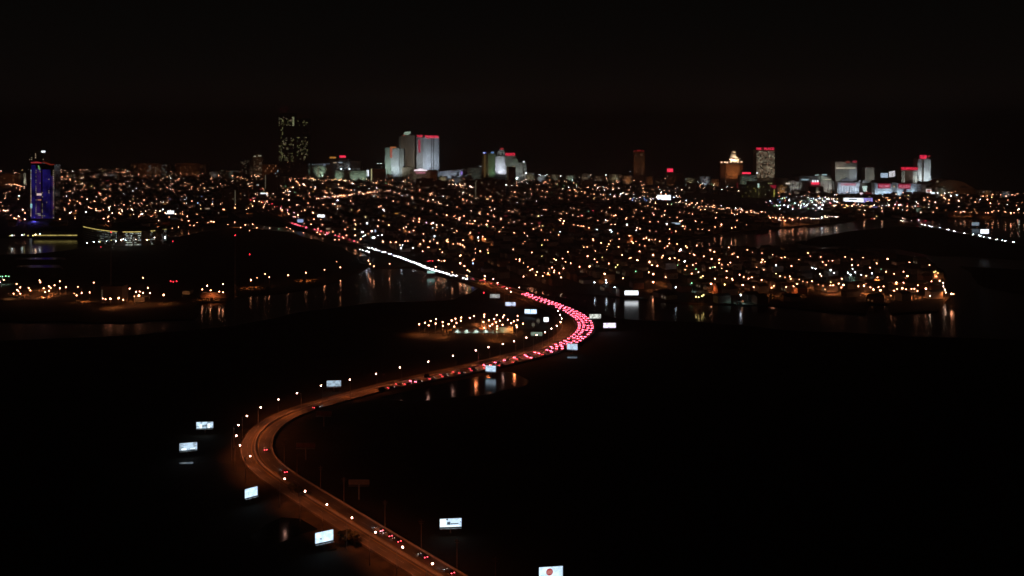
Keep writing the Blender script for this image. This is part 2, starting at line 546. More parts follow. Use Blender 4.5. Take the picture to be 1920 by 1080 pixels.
# gravel shoulders on both sides
b = MB()
for o0, o1 in ((-13.6, -21), (13.6, 23)):
    vs = []; fs = []
    for i in range(len(path)):
        d = tangent(i); nrm = Vector((d.y, -d.x))
        a = path[i] + nrm * offset(i, o0); c = path[i] + nrm * offset(i, o1)
        wob = noise.noise(Vector((c.x * 0.05, c.y * 0.05, 4.0))) * 2.5
        c = c + nrm * wob
        vs += [(a.x, a.y, 1.0), (c.x, c.y, 0.3)]
    fs = [(2 * k, 2 * k + 1, 2 * k + 3, 2 * k + 2) if o0 > 0 else (2 * k, 2 * k + 2, 2 * k + 3, 2 * k + 1) for k in range(len(path) - 1)]
    b.add(vs, fs)
b.build('embankment', m_verge, kind='structure')

# ------------------------------------------------------------------ lamps
def lamp_protos():
    pr = {}
    b = MB(); b.tube((0, 0, 0), (0, 0, 11.0), 0.16, 0.09, 8); b.tube((0, 0, -1.2), (0, 0, 0.5), 0.3, 0.28, 8)
    pr['hpole'] = b.mesh('pole', m_pole)
    b = MB(); b.tube((0, 0, 10.8), (1.4, 0, 11.5), 0.07, 0.06, 6); b.tube((1.4, 0, 11.5), (2.4, 0, 11.55), 0.06, 0.05, 6)
    bb = MB(); bb.ball((0, 0, 0), 0.33, n=8, k=2); pr['hlum'] = bb.mesh('luminaire', glow('highway_lamp_light', (1.0, 0.50, 0.38), 44))
    pr['harm'] = b.mesh('arm', m_pole)
    b = MB(); b.tube((0, 0, 0), (0, 0, 8.0), 0.12, 0.08, 6)
    pr['pole'] = b.mesh('pole', m_pole)
    for k, g in GLOW.items():
        for big, r in ((0, 0.36), (1, 0.62)):
            b = MB(); b.ball((0, 0, 0), r, n=8, k=2)
            pr[k + str(big)] = b.mesh('luminaire', g)
    return pr


LP = lamp_protos()


def highway_lamp(px, py, label, group, aim_right=True, power=4300):
    p = at(px, py, ZR + 11.3)
    i = min(range(len(path)), key=lambda i: (path[i] - p.xy).length)
    d = path[i] - p.xy
    rz = math.atan2(d.y, d.x)
    t = thing('highway_lamp', label, 'street lamp', (p.x - 2.4 * math.cos(rz), p.y - 2.4 * math.sin(rz), ZR), rz, group)
    put('pole', LP['hpole'], t); put('arm', LP['harm'], t)
    put('luminaire', LP['hlum'], t, (2.4, 0, 11.3))
    ld = bpy.data.lights.get('sodium_beam')
    if ld is None:
        ld = bpy.data.lights.new('sodium_beam', 'SPOT')
        ld.energy = power; ld.color = (1.0, 0.20, 0.05); ld.spot_size = R(150); ld.spot_blend = 1.0; ld.shadow_soft_size = 0.3
    s = bpy.data.objects.new('lamp_beam', ld); col.objects.link(s); s.parent = t; s.location = (2.4, 0, 10.6)
    s.rotation_euler = (0, R(-28), 0)
    return t


HL1 = [(534, 898), (572, 921), (613, 946), (660, 971), (704, 998), (755, 1026), (811, 1057)]
HL2 = [(469, 855), (450, 835), (443, 817), (447, 797), (463, 780), (489, 764), (522, 749), (557, 737), (602, 723), (656, 712), (705, 701), (750, 689), (803, 678), (849, 667), (892, 657), (916, 651), (943, 645), (964, 640), (987, 633)]
HL3 = [(1006, 628), (1022, 623), (1034, 616), (1044, 611), (1051, 604), (1053, 597), (1050, 590), (1046, 583)]
HL4 = [(974, 539), (958, 547), (950, 541), (933, 530), (925, 523), (909, 518)]
for q in HL1: highway_lamp(*q, 'orange sodium highway lamp beside the straight lower stretch of the highway', 'highway lamps along the lower straight')
for q in HL2: highway_lamp(*q, 'orange sodium highway lamp on the left verge between the two big bends', 'highway lamps between the two bends')
for q in HL3: highway_lamp(*q, 'closely spaced highway lamp inside the tight upper bend full of traffic', 'highway lamps inside the upper bend')
for q in HL4: highway_lamp(*q, 'highway lamp where the jammed road meets the far shore bridge', 'highway lamps by the far bridge')
UP = [(601, 922), (557, 895), (533, 872), (645, 945), (722, 991), (790, 1030), (857, 1068), (929, 1105), (1086, 597), (1063, 588), (1040, 577), (1017, 566), (995, 554), (1102, 612), (1029, 730), (676, 735)]
b = MB(); b.tube((0, 0, 0), (0, 0, 12.0), 0.20, 0.13, 8)
me_up = b.mesh('pole', m_wood)
b = MB(); b.box(-1.2, 1.2, -0.07, 0.07, 11.0, 11.16); b.box(-0.9, 0.9, -0.07, 0.07, 10.2, 10.34)
for x in (-1.1, -0.5, 0.5, 1.1): b.tube((x, 0, 11.16), (x, 0, 11.4), 0.05, 0.04, 6)
me_ca = b.mesh('crossarm', m_wood)
for q in UP[:14]:
    p = at(*q, 0.5)
    far = q[1] < 700
    t = thing('utility_pole', 'bare wooden utility pole beside the jammed upper bend' if far else 'bare wooden utility pole on the marsh side of the lower highway', 'utility pole', p, random.uniform(-0.3, 0.3), 'utility poles by the upper bend' if far else 'utility poles by the lower highway')
    put('pole', me_up, t); put('crossarm', me_ca, t)

# ------------------------------------------------------------------ billboards
def billboard(px, py, w, h, label, mat, rz=0.0, dz=None, base=0.5, bright=True, cut=None, extra=None, lift=None):
    rz = -rz
    D0 = CAM_H * F / (py - HY)
    W = w * D0 / F / max(math.cos(rz), 0.5); Hh = h * D0 / F
    zc = lift if lift else 2.6 + Hh / 2
    p = at(px, py, zc + base)
    t = thing('billboard', label, 'billboard', (p.x, p.y, base), rz)
    b = MB()
    b.box(-W / 2, W / 2, 0.0, 0.35, zc - Hh / 2, zc + Hh / 2)
    b.build('panel_back', m_pole, t)
    b = MB()
    b.box(-W / 2 + 0.1, W / 2 - 0.1, -0.08, -0.005, zc - Hh / 2 + 0.1, zc + Hh / 2 - 0.1)
    b.build('face', mat, t)  # lit faces glow by themselves, standing in for the floodlights below
    b = MB()
    b.tube((0, 0.7, -0.4), (0, 0.7, zc - Hh * 0.1), 0.35, 0.30, 10)
    b.box(-W * 0.42, W * 0.42, 0.36, 0.55, zc - 0.2, zc + 0.1)
    b.build('post', m_pole, t)
    b = MB()
    b.box(-W / 2, W / 2, -1.3, -0.2, zc - Hh / 2 - 0.35, zc - Hh / 2 - 0.27)
    b.build('catwalk', m_pole, t)
    if bright:
        for k in range(3):
            x = (k - 1) * W * 0.33
            b = MB(); b.tube((x, -0.3, zc - Hh / 2 - 0.2), (x, -1.4, zc - Hh / 2 - 0.1), 0.04, 0.04, 5)
            b.box(x - 0.3, x + 0.3, -1.6, -1.3, zc - Hh / 2 - 0.14, zc - Hh / 2 + 0.02)
            b.build('lamp_arm', m_pole, t)
    if extra: extra(t, W, Hh, zc)
    return t


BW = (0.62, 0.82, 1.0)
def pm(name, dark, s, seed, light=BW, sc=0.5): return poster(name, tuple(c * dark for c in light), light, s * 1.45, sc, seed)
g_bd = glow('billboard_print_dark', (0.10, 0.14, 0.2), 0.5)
def panels(*rects):
    def f(t, W, Hh, zc):
        for x0, x1, z0, z1, mat in rects:
            b = MB(); b.box(x0 * W, x1 * W, -0.14, -0.09, zc + z0 * Hh, zc + z1 * Hh)
            b.build('print', mat, t)
    return f
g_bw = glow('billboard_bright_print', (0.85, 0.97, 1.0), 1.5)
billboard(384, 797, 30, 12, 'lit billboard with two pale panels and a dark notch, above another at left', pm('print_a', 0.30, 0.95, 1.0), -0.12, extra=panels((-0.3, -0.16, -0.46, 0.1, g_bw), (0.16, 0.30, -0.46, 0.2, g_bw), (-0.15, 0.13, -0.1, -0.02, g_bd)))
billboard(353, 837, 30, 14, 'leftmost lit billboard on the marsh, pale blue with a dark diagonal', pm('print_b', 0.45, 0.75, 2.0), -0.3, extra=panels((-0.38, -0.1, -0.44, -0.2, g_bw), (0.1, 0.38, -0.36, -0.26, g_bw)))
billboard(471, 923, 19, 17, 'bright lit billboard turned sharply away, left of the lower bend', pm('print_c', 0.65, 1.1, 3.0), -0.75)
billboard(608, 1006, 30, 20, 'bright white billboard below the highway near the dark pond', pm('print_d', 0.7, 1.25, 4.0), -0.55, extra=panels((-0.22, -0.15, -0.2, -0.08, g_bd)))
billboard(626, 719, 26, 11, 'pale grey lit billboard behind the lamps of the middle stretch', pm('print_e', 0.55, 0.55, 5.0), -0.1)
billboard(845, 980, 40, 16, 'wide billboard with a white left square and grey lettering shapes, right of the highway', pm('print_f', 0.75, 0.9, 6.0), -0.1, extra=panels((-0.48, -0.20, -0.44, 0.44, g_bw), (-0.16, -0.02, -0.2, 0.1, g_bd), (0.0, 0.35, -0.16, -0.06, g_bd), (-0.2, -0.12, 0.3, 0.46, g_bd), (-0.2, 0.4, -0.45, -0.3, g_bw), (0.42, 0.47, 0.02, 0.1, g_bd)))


def red_disc(t, W, Hh, zc):
    vs = [(-0.06 * W, -0.12, zc)] + [(-0.06 * W + 0.30 * Hh * math.cos(a * math.pi / 12), -0.12, zc + 0.06 * Hh + 0.30 * Hh * math.sin(a * math.pi / 12)) for a in range(24)]
    b = MB(); b.tube((-0.06 * W, -0.16, zc + 0.05 * Hh), (-0.06 * W, -0.09, zc + 0.05 * Hh), 0.30 * Hh, 0.30 * Hh, 24)
    b.build('emblem', glow('red_emblem', (0.55, 0.06, 0.06), 0.9), t)
    for z in (0.12, 0.02, -0.08):
        b = MB(); b.box(-0.06 * W - 0.22 * Hh, -0.06 * W + 0.22 * Hh, -0.2, -0.165, zc + z * Hh, zc + (z + 0.04) * Hh)
        b.build('emblem_line', glow('pale_emblem_line', (0.9, 0.55, 0.5), 0.7), t)


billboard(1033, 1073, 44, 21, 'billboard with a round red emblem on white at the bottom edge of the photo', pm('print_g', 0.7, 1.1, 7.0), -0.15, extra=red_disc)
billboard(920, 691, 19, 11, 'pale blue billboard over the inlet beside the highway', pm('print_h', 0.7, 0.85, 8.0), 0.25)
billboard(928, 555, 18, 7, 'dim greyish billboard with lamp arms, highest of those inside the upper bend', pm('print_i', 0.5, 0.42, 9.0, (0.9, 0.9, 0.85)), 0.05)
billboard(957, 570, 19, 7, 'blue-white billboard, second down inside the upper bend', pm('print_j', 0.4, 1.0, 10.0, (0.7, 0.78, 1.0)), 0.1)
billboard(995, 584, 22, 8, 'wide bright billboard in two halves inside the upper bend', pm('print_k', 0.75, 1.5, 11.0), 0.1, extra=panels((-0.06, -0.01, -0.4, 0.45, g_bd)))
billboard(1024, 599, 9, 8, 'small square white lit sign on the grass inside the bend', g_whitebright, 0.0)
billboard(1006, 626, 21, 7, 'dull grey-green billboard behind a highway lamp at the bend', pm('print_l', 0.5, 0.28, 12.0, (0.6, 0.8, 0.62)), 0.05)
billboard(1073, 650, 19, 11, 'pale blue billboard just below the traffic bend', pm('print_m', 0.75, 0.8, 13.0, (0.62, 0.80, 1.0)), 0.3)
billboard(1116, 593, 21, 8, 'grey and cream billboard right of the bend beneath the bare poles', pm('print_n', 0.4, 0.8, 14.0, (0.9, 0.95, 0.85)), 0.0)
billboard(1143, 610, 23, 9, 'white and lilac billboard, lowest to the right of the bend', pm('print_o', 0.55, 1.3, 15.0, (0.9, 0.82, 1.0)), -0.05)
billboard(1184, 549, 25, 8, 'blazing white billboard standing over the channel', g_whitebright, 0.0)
m_dim1 = surf('faded_print', (0.16, 0.07, 0.055), (0.24, 0.11, 0.09), 0.5, 0.8)
billboard(607, 775, 28, 8, 'unlit reddish billboard just inside the lower bend', m_dim1, 0.0, bright=False, lift=7.5)
billboard(573, 835, 34, 8, 'unlit dark red billboard in the middle of the lower bend', m_dim1, 0.0, bright=False, lift=7.5)
billboard(673, 904, 37, 9, 'unlit tan billboard right of the bare utility poles', surf('faded_tan_print', (0.2, 0.15, 0.11), (0.3, 0.23, 0.17), 0.5, 0.8), 0.0, bright=False, lift=8)
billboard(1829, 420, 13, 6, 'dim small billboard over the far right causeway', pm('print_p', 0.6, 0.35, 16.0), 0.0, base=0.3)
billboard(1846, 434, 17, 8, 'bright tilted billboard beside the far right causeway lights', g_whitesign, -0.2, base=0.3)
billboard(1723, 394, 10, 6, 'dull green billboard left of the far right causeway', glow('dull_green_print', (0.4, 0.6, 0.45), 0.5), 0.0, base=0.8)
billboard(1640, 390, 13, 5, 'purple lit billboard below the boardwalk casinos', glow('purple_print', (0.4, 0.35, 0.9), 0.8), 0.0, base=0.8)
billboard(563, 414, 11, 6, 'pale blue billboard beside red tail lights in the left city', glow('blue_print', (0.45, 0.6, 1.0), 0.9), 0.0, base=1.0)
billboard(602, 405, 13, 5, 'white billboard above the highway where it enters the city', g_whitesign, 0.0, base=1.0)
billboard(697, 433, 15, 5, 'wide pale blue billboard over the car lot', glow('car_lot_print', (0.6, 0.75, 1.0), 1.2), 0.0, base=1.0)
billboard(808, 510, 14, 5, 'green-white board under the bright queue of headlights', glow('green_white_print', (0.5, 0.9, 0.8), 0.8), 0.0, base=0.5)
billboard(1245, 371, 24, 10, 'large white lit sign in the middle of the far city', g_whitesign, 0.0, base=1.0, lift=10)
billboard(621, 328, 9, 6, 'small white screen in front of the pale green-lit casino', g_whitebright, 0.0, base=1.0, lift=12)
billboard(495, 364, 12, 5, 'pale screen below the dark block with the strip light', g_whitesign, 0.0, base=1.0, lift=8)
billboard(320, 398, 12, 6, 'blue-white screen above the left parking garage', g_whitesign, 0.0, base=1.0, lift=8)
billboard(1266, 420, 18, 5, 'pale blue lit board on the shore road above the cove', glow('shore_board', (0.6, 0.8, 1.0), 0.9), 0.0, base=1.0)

# ------------------------------------------------------------------ cars
def car_meshes():
    out = []
    for k, mp in enumerate(m_carpaint):
        b = MB()
        prof = [(-2.25, 0.35), (2.2, 0.35), (2.25, 0.75), (1.2, 0.95), (0.5, 1.42), (-1.1, 1.45), (-1.9, 1.0), (-2.28, 0.92)]
        n = len(prof)
        vs = [(x, -0.88 if z < 1.2 else -0.68, z) for x, z in prof] + [(x, 0.88 if z < 1.2 else 0.68, z) for x, z in prof]
        b.add(vs, [tuple(range(n - 1, -1, -1)), tuple(range(n, 2 * n))] + [(i, (i + 1) % n, n + (i + 1) % n, n + i) for i in range(n)])
        for x in (-1.4, 1.4):
            for y in (-0.9, 0.78): b.tube((x, y, 0.33), (x, y + 0.12, 0.33), 0.33, 0.33, 8, 1)
        out.append(b.mesh('body', [mp, m_tyre]))
    return out


CARB = car_meshes()
b = MB(); b.box(-0.08, 0.0, -0.17, 0.17, -0.10, 0.10); ME_TAIL = b.mesh('tail_light', g_tail)
b = MB(); b.box(-0.10, 0.0, -0.22, 0.22, -0.14, 0.14); ME_BRAKE = b.mesh('tail_light', g_brake)
b = MB(); b.box(0.0, 0.08, -0.2, 0.2, -0.1, 0.1); ME_HEAD = b.mesh('headlight', g_head)
b = MB(); b.box(0.0, 0.08, -0.2, 0.2, -0.1, 0.1); ME_HEAD2 = b.mesh('headlight', g_head2)
b = MB(); b.add([(-1.85, -0.7, 1.02), (-1.85, 0.7, 1.02), (-1.13, 0.6, 1.44), (-1.13, -0.6, 1.44)], [(0, 1, 2, 3)]); b.add([(1.22, -0.72, 0.98), (1.22, 0.72, 0.98), (0.56, 0.6, 1.42), (0.56, -0.6, 1.42)], [(3, 2, 1, 0)])
ME_WIN = b.mesh('windscreen', m_glass)


def car(p, d, label, group=None, tail=ME_TAIL, head=None, z=ZR, beam=False, glass=False):
    t = thing('car', label, 'car', (p[0], p[1], z + 0.02), math.atan2(d[1], d[0]), group)
    put('body', random.choice(CARB), t)
    if glass: put('windscreen', ME_WIN, t, (0, 0, 0.012))
    if tail:
        for y in (-0.62, 0.62): put('tail_light', tail, t, (-2.3, y, 0.80))
    if head:
        for y in (-0.62, 0.62): put('headlight', head, t, (2.27, y, 0.62))
    if beam:
        spot(t, (2.5, 0, 0.75), (14, 0, -1.0), 260, (0.85, 0.9, 1.0), 62, 0.9, 0.15, 'headlight_beam')
    return t


def stream(sa, sb, offs, gap, label, group, tail, head, rev=False, jit=0.25, beam=0.0, drop=0.0):
    n = 0
    for off in offs:
        s = sa + random.uniform(0, gap)
        while s < sb:
            if random.random() >= drop:
                p, d = along(s, frac(s, off) + random.uniform(-0.25, 0.25))
                tl = tail if not isinstance(tail, tuple) else random.choice(tail)
                car(p, -d if rev else d, label, group, tl, head, beam=random.random() < beam)
                n += 1
            s += gap * random.uniform(1 - jit, 1 + jit * 1.6)
    return n


s1 = s_of(968, 551); s2 = s_of(1080, 610); s3 = s_of(1010, 657); s4 = s_of(900, 686); s5 = s_of(700, 730); s6 = s_of(905, 530)
R3 = (0.24, 0.53, 0.82)
R4 = (0.20, 0.42, 0.64, 0.86)
stream(s3, s2, R4, 7.2, 'dark car with glowing brake lights jammed on the outer side of the upper bend', 'cars jammed in the bend', ME_BRAKE, None, drop=0.05)
stream(s2, s1, R4, 7.4, 'dark car with glowing brake lights queued on the straight above the upper bend', 'cars queued above the bend', ME_BRAKE, None, drop=0.05)
stream(s4, s3, R3, 10.5, 'car with red tail lights approaching the jammed bend', 'cars approaching the jam', (ME_BRAKE, ME_BRAKE, ME_TAIL), ME_HEAD2, beam=0.12, drop=0.1)
stream(s5, s4, (0.30, 0.72), 10.5, 'car with dim red tail lights crossing the inlet bridge', 'cars on the inlet bridge', (ME_TAIL, ME_TAIL, ME_BRAKE), ME_HEAD2, beam=0.22, drop=0.15)
stream(s1 + 30, s6 + 30, (0.30, 0.72), 12, 'car with dim red tail lights where the highway reaches the far shore', 'cars reaching the far shore', ME_TAIL, None, drop=0.2)
sw0 = s_of(855, 517); sw1 = s_of(742, 479)
stream(sw0, sw1, (-0.30, -0.72), 8.0, 'car with blazing white headlights queued on the far shore causeway', 'cars with headlights on the causeway', None, ME_HEAD, rev=True)
stream(sw0 - 28, sw0 - 12, (-0.30, -0.72), 8.0, 'car with blazing white headlights queued on the far shore causeway', 'cars with headlights on the causeway', None, ME_HEAD, rev=True)
stream(sw1 + 4, s_of(690, 464), (-0.30, -0.72), 17.0, 'car with headlights on where the causeway enters the city', 'cars entering the causeway', None, ME_HEAD, rev=True)
stream(s_of(660, 453), s_of(540, 418), (0.3, 0.72), 15.0, 'car with red tail lights heading into the far left of the city', 'cars heading into the city', (ME_TAIL, ME_BRAKE), None, drop=0.25)
for (px, py), lab, bm in (((490, 844), 'lone car with red tail lights at the middle of the lower bend', True), ((514, 888), 'lone car with headlights lighting the barrier at the foot of the lower bend', True),
                          ((700, 996), 'lone car on the lower straight just above the glowing red van', True), ((720, 1009), 'car with a broad red glow on the lower straight', True), ((745, 1021), 'dark car behind the lamp near the bottom edge', False),
                          ((782, 1045), 'car with faint tail lights low on the highway near the bottom edge', False), ((838, 1070), 'lowest car on the highway with small red tail lights', True), ((588, 765), 'lone car with a pale headlight beam above the lower bend', True)):
    s = s_of(px, py)
    p, d = along(s, frac(s, 0.62))
    car(p, d, lab, None, ME_TAIL, ME_HEAD2, beam=bm, glass=True)

# far right causeway: cars with headlights toward us
CW = [(1026, 770), (1072, 775), (1094, 783), (1163, 790), (1200, 800), (1268, 817), (1296, 816), (1322, 830), (1438, 847), (1477, 858), (1513, 859), (1540, 870), (1586, 873), (1615, 882), (1658, 892), (1718, 902), (1766, 903), (1810, 913), (1846, 918), (1915, 928), (880, 740), (825, 733)]
cw = [at(1520 + x / 4.8, 260 + y / 4.8, 3.0) for x, y in CW]
ca, cb = at(1660, 408, 3.0), at(2050, 484, 3.0)
dd = (cb.xy - ca.xy).normalized(); nn = Vector((dd.y, -dd.x))
b = MB()
q = [ca.xy + nn * 7, cb.xy + nn * 7, cb.xy - nn * 7, ca.xy - nn * 7]
b.prism([(v.x, v.y) for v in q], 1.6, 2.3)
t = thing('road_bridge', 'long low causeway bridge carrying white lights at the far right', 'bridge', (0, 0, 0))
b.build('deck', m_concrete, t)
for i in range(14):
    c = ca.xy.lerp(cb.xy, (i + 0.5) / 14)
    b = MB(); b.box(-6, 6, -0.5, 0.5, -1, 1.6, mat=Matrix.Translation((c.x, c.y, 0)) @ Matrix.Rotation(math.atan2(nn.y, nn.x), 4, 'Z'))
    b.build('pier', m_concrete, t)
for p in cw:
    tt = max(0.0, min(1.0, (p.xy - ca.xy).dot(dd) / (cb.xy - ca.xy).length))
    c = ca.xy.lerp(cb.xy, tt) + nn * random.choice((-3, 0.5))
    car(c, dd, 'car with white headlights on the far right causeway', 'cars on the far right causeway', None, ME_HEAD, z=2.32)

# ------------------------------------------------------------------ street lamps of the city and the islands
LAMPS = []       # (x, y, z_ground, code, big, zone)


def dots(txt, ox, oy, sc, zone, zg, default='s', dz=8.3):
    for tok in txt.split():
        a = tok.split(',')
        code = default; big = 0
        if len(a) > 2:
            if 'B' in a[2]: big = 1
            c = a[2].replace('B', '')
            if c: code = c
        p = at(ox + float(a[0]) / sc, oy + float(a[1]) / sc, zg + dz)
        LAMPS.append((p.x, p.y, zg, code, big, zone))


dots('93,553,g 40,592 0,618 177,634 214,671 180,697 195,708 143,737 215,737 303,679 322,701 418,596 428,618 463,681 520,661 537,676 478,721 519,707 578,648 632,607 633,681 700,668 824,663 786,735,d 811,755 866,730 949,723 995,620 458,778,d 1089,789 1118,797 1169,792,B 1257,784,B 1305,802 1373,684 1441,719 1479,716 1515,729 1470,757,B 1423,766,d 1565,677 1589,731 1733,751,B 1517,571 0,556,g 25,556,g 62,551,g',
     0, 420, 5.647, 'island', 0.7)
dots('1517,571 1555,543,w 1580,578 1672,530,w 1645,587 1672,593', 0, 400, 4, 'island', 0.7)
dots('122,498 168,483,d 229,455 261,480 401,463 534,445 673,424 793,406 764,362,d 793,506,d 1004,355 1017,379 1045,397 1162,378', 440, 400, 4, 'spit', 0.7)
dots('119,494 167,480 217,465 264,450 200,503 260,487 320,475 322,508 371,492 398,460 430,446 438,482 418,512 478,436 475,464 554,440 589,424 677,411 677,429 669,474 716,460 762,449 783,416 847,418 837,434 778,478 810,464 878,454 746,494 725,508 788,511 834,498 907,483 930,469 962,423 962,457 952,503 957,519 677,524 1008,488 785,532', 760, 500, 4.571, 'lot', 0.5)
dots('34,165 101,180 129,180 231,202 300,154 317,169 396,184 409,212 452,210 484,200 437,242 176,249 580,174 629,191 713,182 896,189,B 631,234 676,239 766,256 815,228 1062,220 1212,245 1245,281,y 1258,275,y 1275,287,y 1262,312 1287,346,w 1314,361,w 1226,351 1315,388,w 1328,413,w 1334,434,w 1375,444,B 1390,446 1184,405,B 1123,380 1215,460,w 1045,310,B 963,359,B 1017,276 946,294 886,279 849,263,g 737,309 821,321 553,331 332,265,c 356,268,c 470,357,y 468,380 489,380 531,368 566,377,B 551,397 679,387 720,383,B 735,368 768,395 791,411,B 844,417,B 829,393 867,388 946,420 968,407 1008,402,B 1014,426 984,427 1036,411 1036,423 1017,360 1076,407 1098,407 1122,422 922,458,d 170,332 163,313 60,292,y 91,312 127,320,d 235,336,d 262,350,d 294,357,d 330,349 378,374,d 413,383,d 44,384 27,397 136,393 193,387 219,370 428,410,d 61,244,c 470,270,c 495,285,c 600,285,c 620,300,c 655,283,c 635,268,c 700,300,c 780,290,c 390,295,w 400,310,w',
     1440, 440, 4, 'peninsula', 1.0)
dots('269,213 97,218 83,233,d 9,282 148,310 223,253,y 224,330,y 539,267 564,263 610,213 626,289 668,229 726,243 715,254 711,276 799,259 805,208 419,298 567,332 619,358 638,373 678,343,y 726,382 793,403,y 778,419,y 827,326 881,343 892,347 941,357,B 956,293 995,254 955,242 909,230 896,220 930,217 1008,194 1029,203 1047,206 1108,216 1180,233 1167,260 1145,273 1239,244 1265,283,cB 1255,298 1303,255 1313,264 1386,251 1331,312 1362,320 1369,323 1132,332 1124,346 1059,320,B 1182,344,B 1220,351 1251,368 1295,374,cB 1311,403 1242,405,g 1356,401 1381,385 1379,430,g 1399,441,w 1031,378,B 1050,396 1091,409 1026,443 1059,456,B 1059,516,B 1152,479 1300,434 1348,452 1430,471 1416,480,y 1348,523,g 1228,554,c 1493,529,B 1523,491 1596,531,y 1610,482 1650,490 1655,502 1730,537,B 1813,554 1872,499 1774,489 1799,481 1737,478 1707,461 1836,421 1889,430 1870,384 1879,362 1898,369 1875,307 1803,297 1766,282 1692,338 1665,306 1654,320 1626,269 1518,305 1486,287 1488,294 1439,338 1497,350 1555,362 1554,380 1574,395 1574,427 1610,435 1619,394 1637,376 1523,410 1506,420,g 1485,425,w 695,454,B 703,500,c 709,520,c 620,517,c 769,554,c 834,487 928,435,g 507,409 439,387 401,377 379,355 332,357 316,357 582,407,B 386,422 356,449 302,418 318,433 315,443 278,430 241,447 271,449 368,481,w 230,470 180,464 87,474 119,416 137,432 153,434 189,440 88,383 57,370 57,355 30,364 1380,625,y 1400,628,y 1425,622,y 1437,612,y 1716,611,c',
     960, 400, 4, 'peninsula', 1.0)
dots('1113,225 1170,225 1211,222 1298,218 1277,221 1248,268,cB 1259,252,c 1339,266,c 1240,245,w 1391,242 1450,262 1463,262 1466,215 1493,208 1520,238 1409,300 1539,286,y 1558,298 1590,213 1597,205 1601,217 1641,239 1673,239 1691,232 1692,247 1710,246 1722,258 1713,208 1806,276 1804,302 1842,289 1899,287 1902,303,y 1690,333 1697,328 1783,359 1797,359 1788,392,bB 1692,389,B 1746,432 1740,467 1762,436,y 1633,443 1723,405 1875,470 1875,495 1507,407 1530,363 1551,368 1573,367 945,205 924,221 752,203 784,203 816,190 839,173 738,152 788,163 678,166,c 640,171 706,145 620,150 626,115 517,152 439,140 390,117 418,127 574,91 521,90 111,139,d 45,115 165,120 262,122,w 331,126,g 80,95 135,85 1047,190,cB 965,180,c 980,172,c 1030,150,c 958,147,cB 1105,172,c 1075,175,c 1035,195,c 940,283,c 990,293,cB 1010,296,c 960,292,c 1450,370,r 1485,369,r 1465,372,r 1830,210 1765,150 1860,175 1900,60 1895,110,g 1800,60 1745,80 1720,30 1660,45',
     440, 400, 4, 'causeway end', 1.0)

DARK = [[(1262, 366), (1300, 362), (1440, 370), (1462, 384), (1560, 399), (1592, 408), (1590, 416), (1540, 417), (1440, 406), (1420, 401), (1300, 379)],
        [(420, 405), (520, 412), (600, 437), (690, 468), (690, 480), (430, 440)], [(-50, 425), (340, 425), (330, 470), (-50, 470)], [(50, 296), (104, 296), (104, 440), (50, 440)],
        [(776, 334), (842, 336), (842, 364), (776, 364)], [(886, 335), (955, 335), (950, 374), (886, 374)], [(1385, 345), (1456, 345), (1456, 376), (1385, 372)],
        [(412, 357), (468, 357), (468, 388), (412, 388)], [(494, 332), (524, 332), (524, 364), (494, 364)]]
gu = Vector((0.36, -0.933)); gv = Vector((0.933, 0.36))
ORI = Vector((300, 1900))
streets = []


def in_city(q):
    return inside(q[0], q[1], CITY)


def near_hwy(p, r=24):
    return any((path[i] - p).length < r for i in range(0, len(path), 3))


nl = 0
for i in range(-60, 60):
    for j in range(-190, 190):
        a = 68.0 * i; c = 17.0 * j
        if (j % 4 == 0): pass
        p = ORI + gv * (a + random.gauss(0, 9 if i > -8 else 22)) + gu * (c + random.uniform(-9, 9))
        if p.y < 900 or p.y > 3900 or abs(p.x) > 0.52 * p.y: continue
        q = pix((p.x, p.y, 9.3))
        qg = pix((p.x, p.y, 1.0))
        if not in_city(qg) or q[0] < -30 or q[0] > 1950: continue
        if any(inside(qg[0], qg[1], D) for D in DARK): continue
        x, y = q
        if y > 455 and x > 958: continue
        if y > 452 and x <= 960: continue
        if 1400 < x < 1600 and y > 420: continue
        f = noise.noise(Vector((p.x * 0.004, p.y * 0.004, 2.0)))
        keep = 0.74 + 1.0 * f
        if y < 352: keep *= 0.8
        if random.random() > keep: continue
        r = random.random()
        code = 's' if r < 0.50 else 'w' if r < 0.62 else 'd' if r < 0.88 else 'c' if r < 0.945 else 'y' if r < 0.975 else 'g' if r < 0.983 else 'r' if r < 0.993 else 'p'
        LAMPS.append((p.x, p.y, 1.0, code, 1 if random.random() < 0.07 else 0, 'city'))
        nl += 1


def row(x0, y0, x1, y1, n, codes, jx=2.0, jy=1.0, big=0.1, zone='city'):
    for k in range(n):
        t = (k + 0.5) / n
        p = at(x0 + (x1 - x0) * t + random.gauss(0, jx), y0 + (y1 - y0) * t + random.gauss(0, jy), 9.3)
        LAMPS.append((p.x, p.y, 1.0, random.choice(codes), 1 if random.random() < big else 0, zone))


# brighter streets and clusters
row(587, 373, 640, 370, 16, 'sswp', 1.5, 1.0, 0.3)
row(640, 368, 735, 358, 26, 'sswp', 1.5, 1.2, 0.3)
row(1266, 380, 1345, 392, 13, 'sw', 1.5, 0.5)
row(1345, 391, 1425, 403, 16, 'sw', 1.0, 0.8)
row(580, 338, 665, 340, 22, 'sy', 2, 1.2, 0.2)
row(540, 335, 580, 337, 8, 's', 2, 1)
row(466, 372, 520, 388, 16, 'rprs', 3, 2, 0.2)
row(520, 388, 560, 412, 10, 'rsp', 3, 2)
row(1184, 374, 1270, 372, 26, 'ccwb', 4, 3, 0.2)
row(1130, 370, 1185, 366, 14, 'scw', 3, 2)
row(1440, 386, 1560, 386, 60, 'cccbcgpr', 5, 5, 0.15)
row(1465, 373, 1570, 376, 60, 'ccccbgcy', 4, 2.5, 0.12)
row(1480, 390, 1545, 391, 12, 'rprc', 4, 2.5, 0.2)
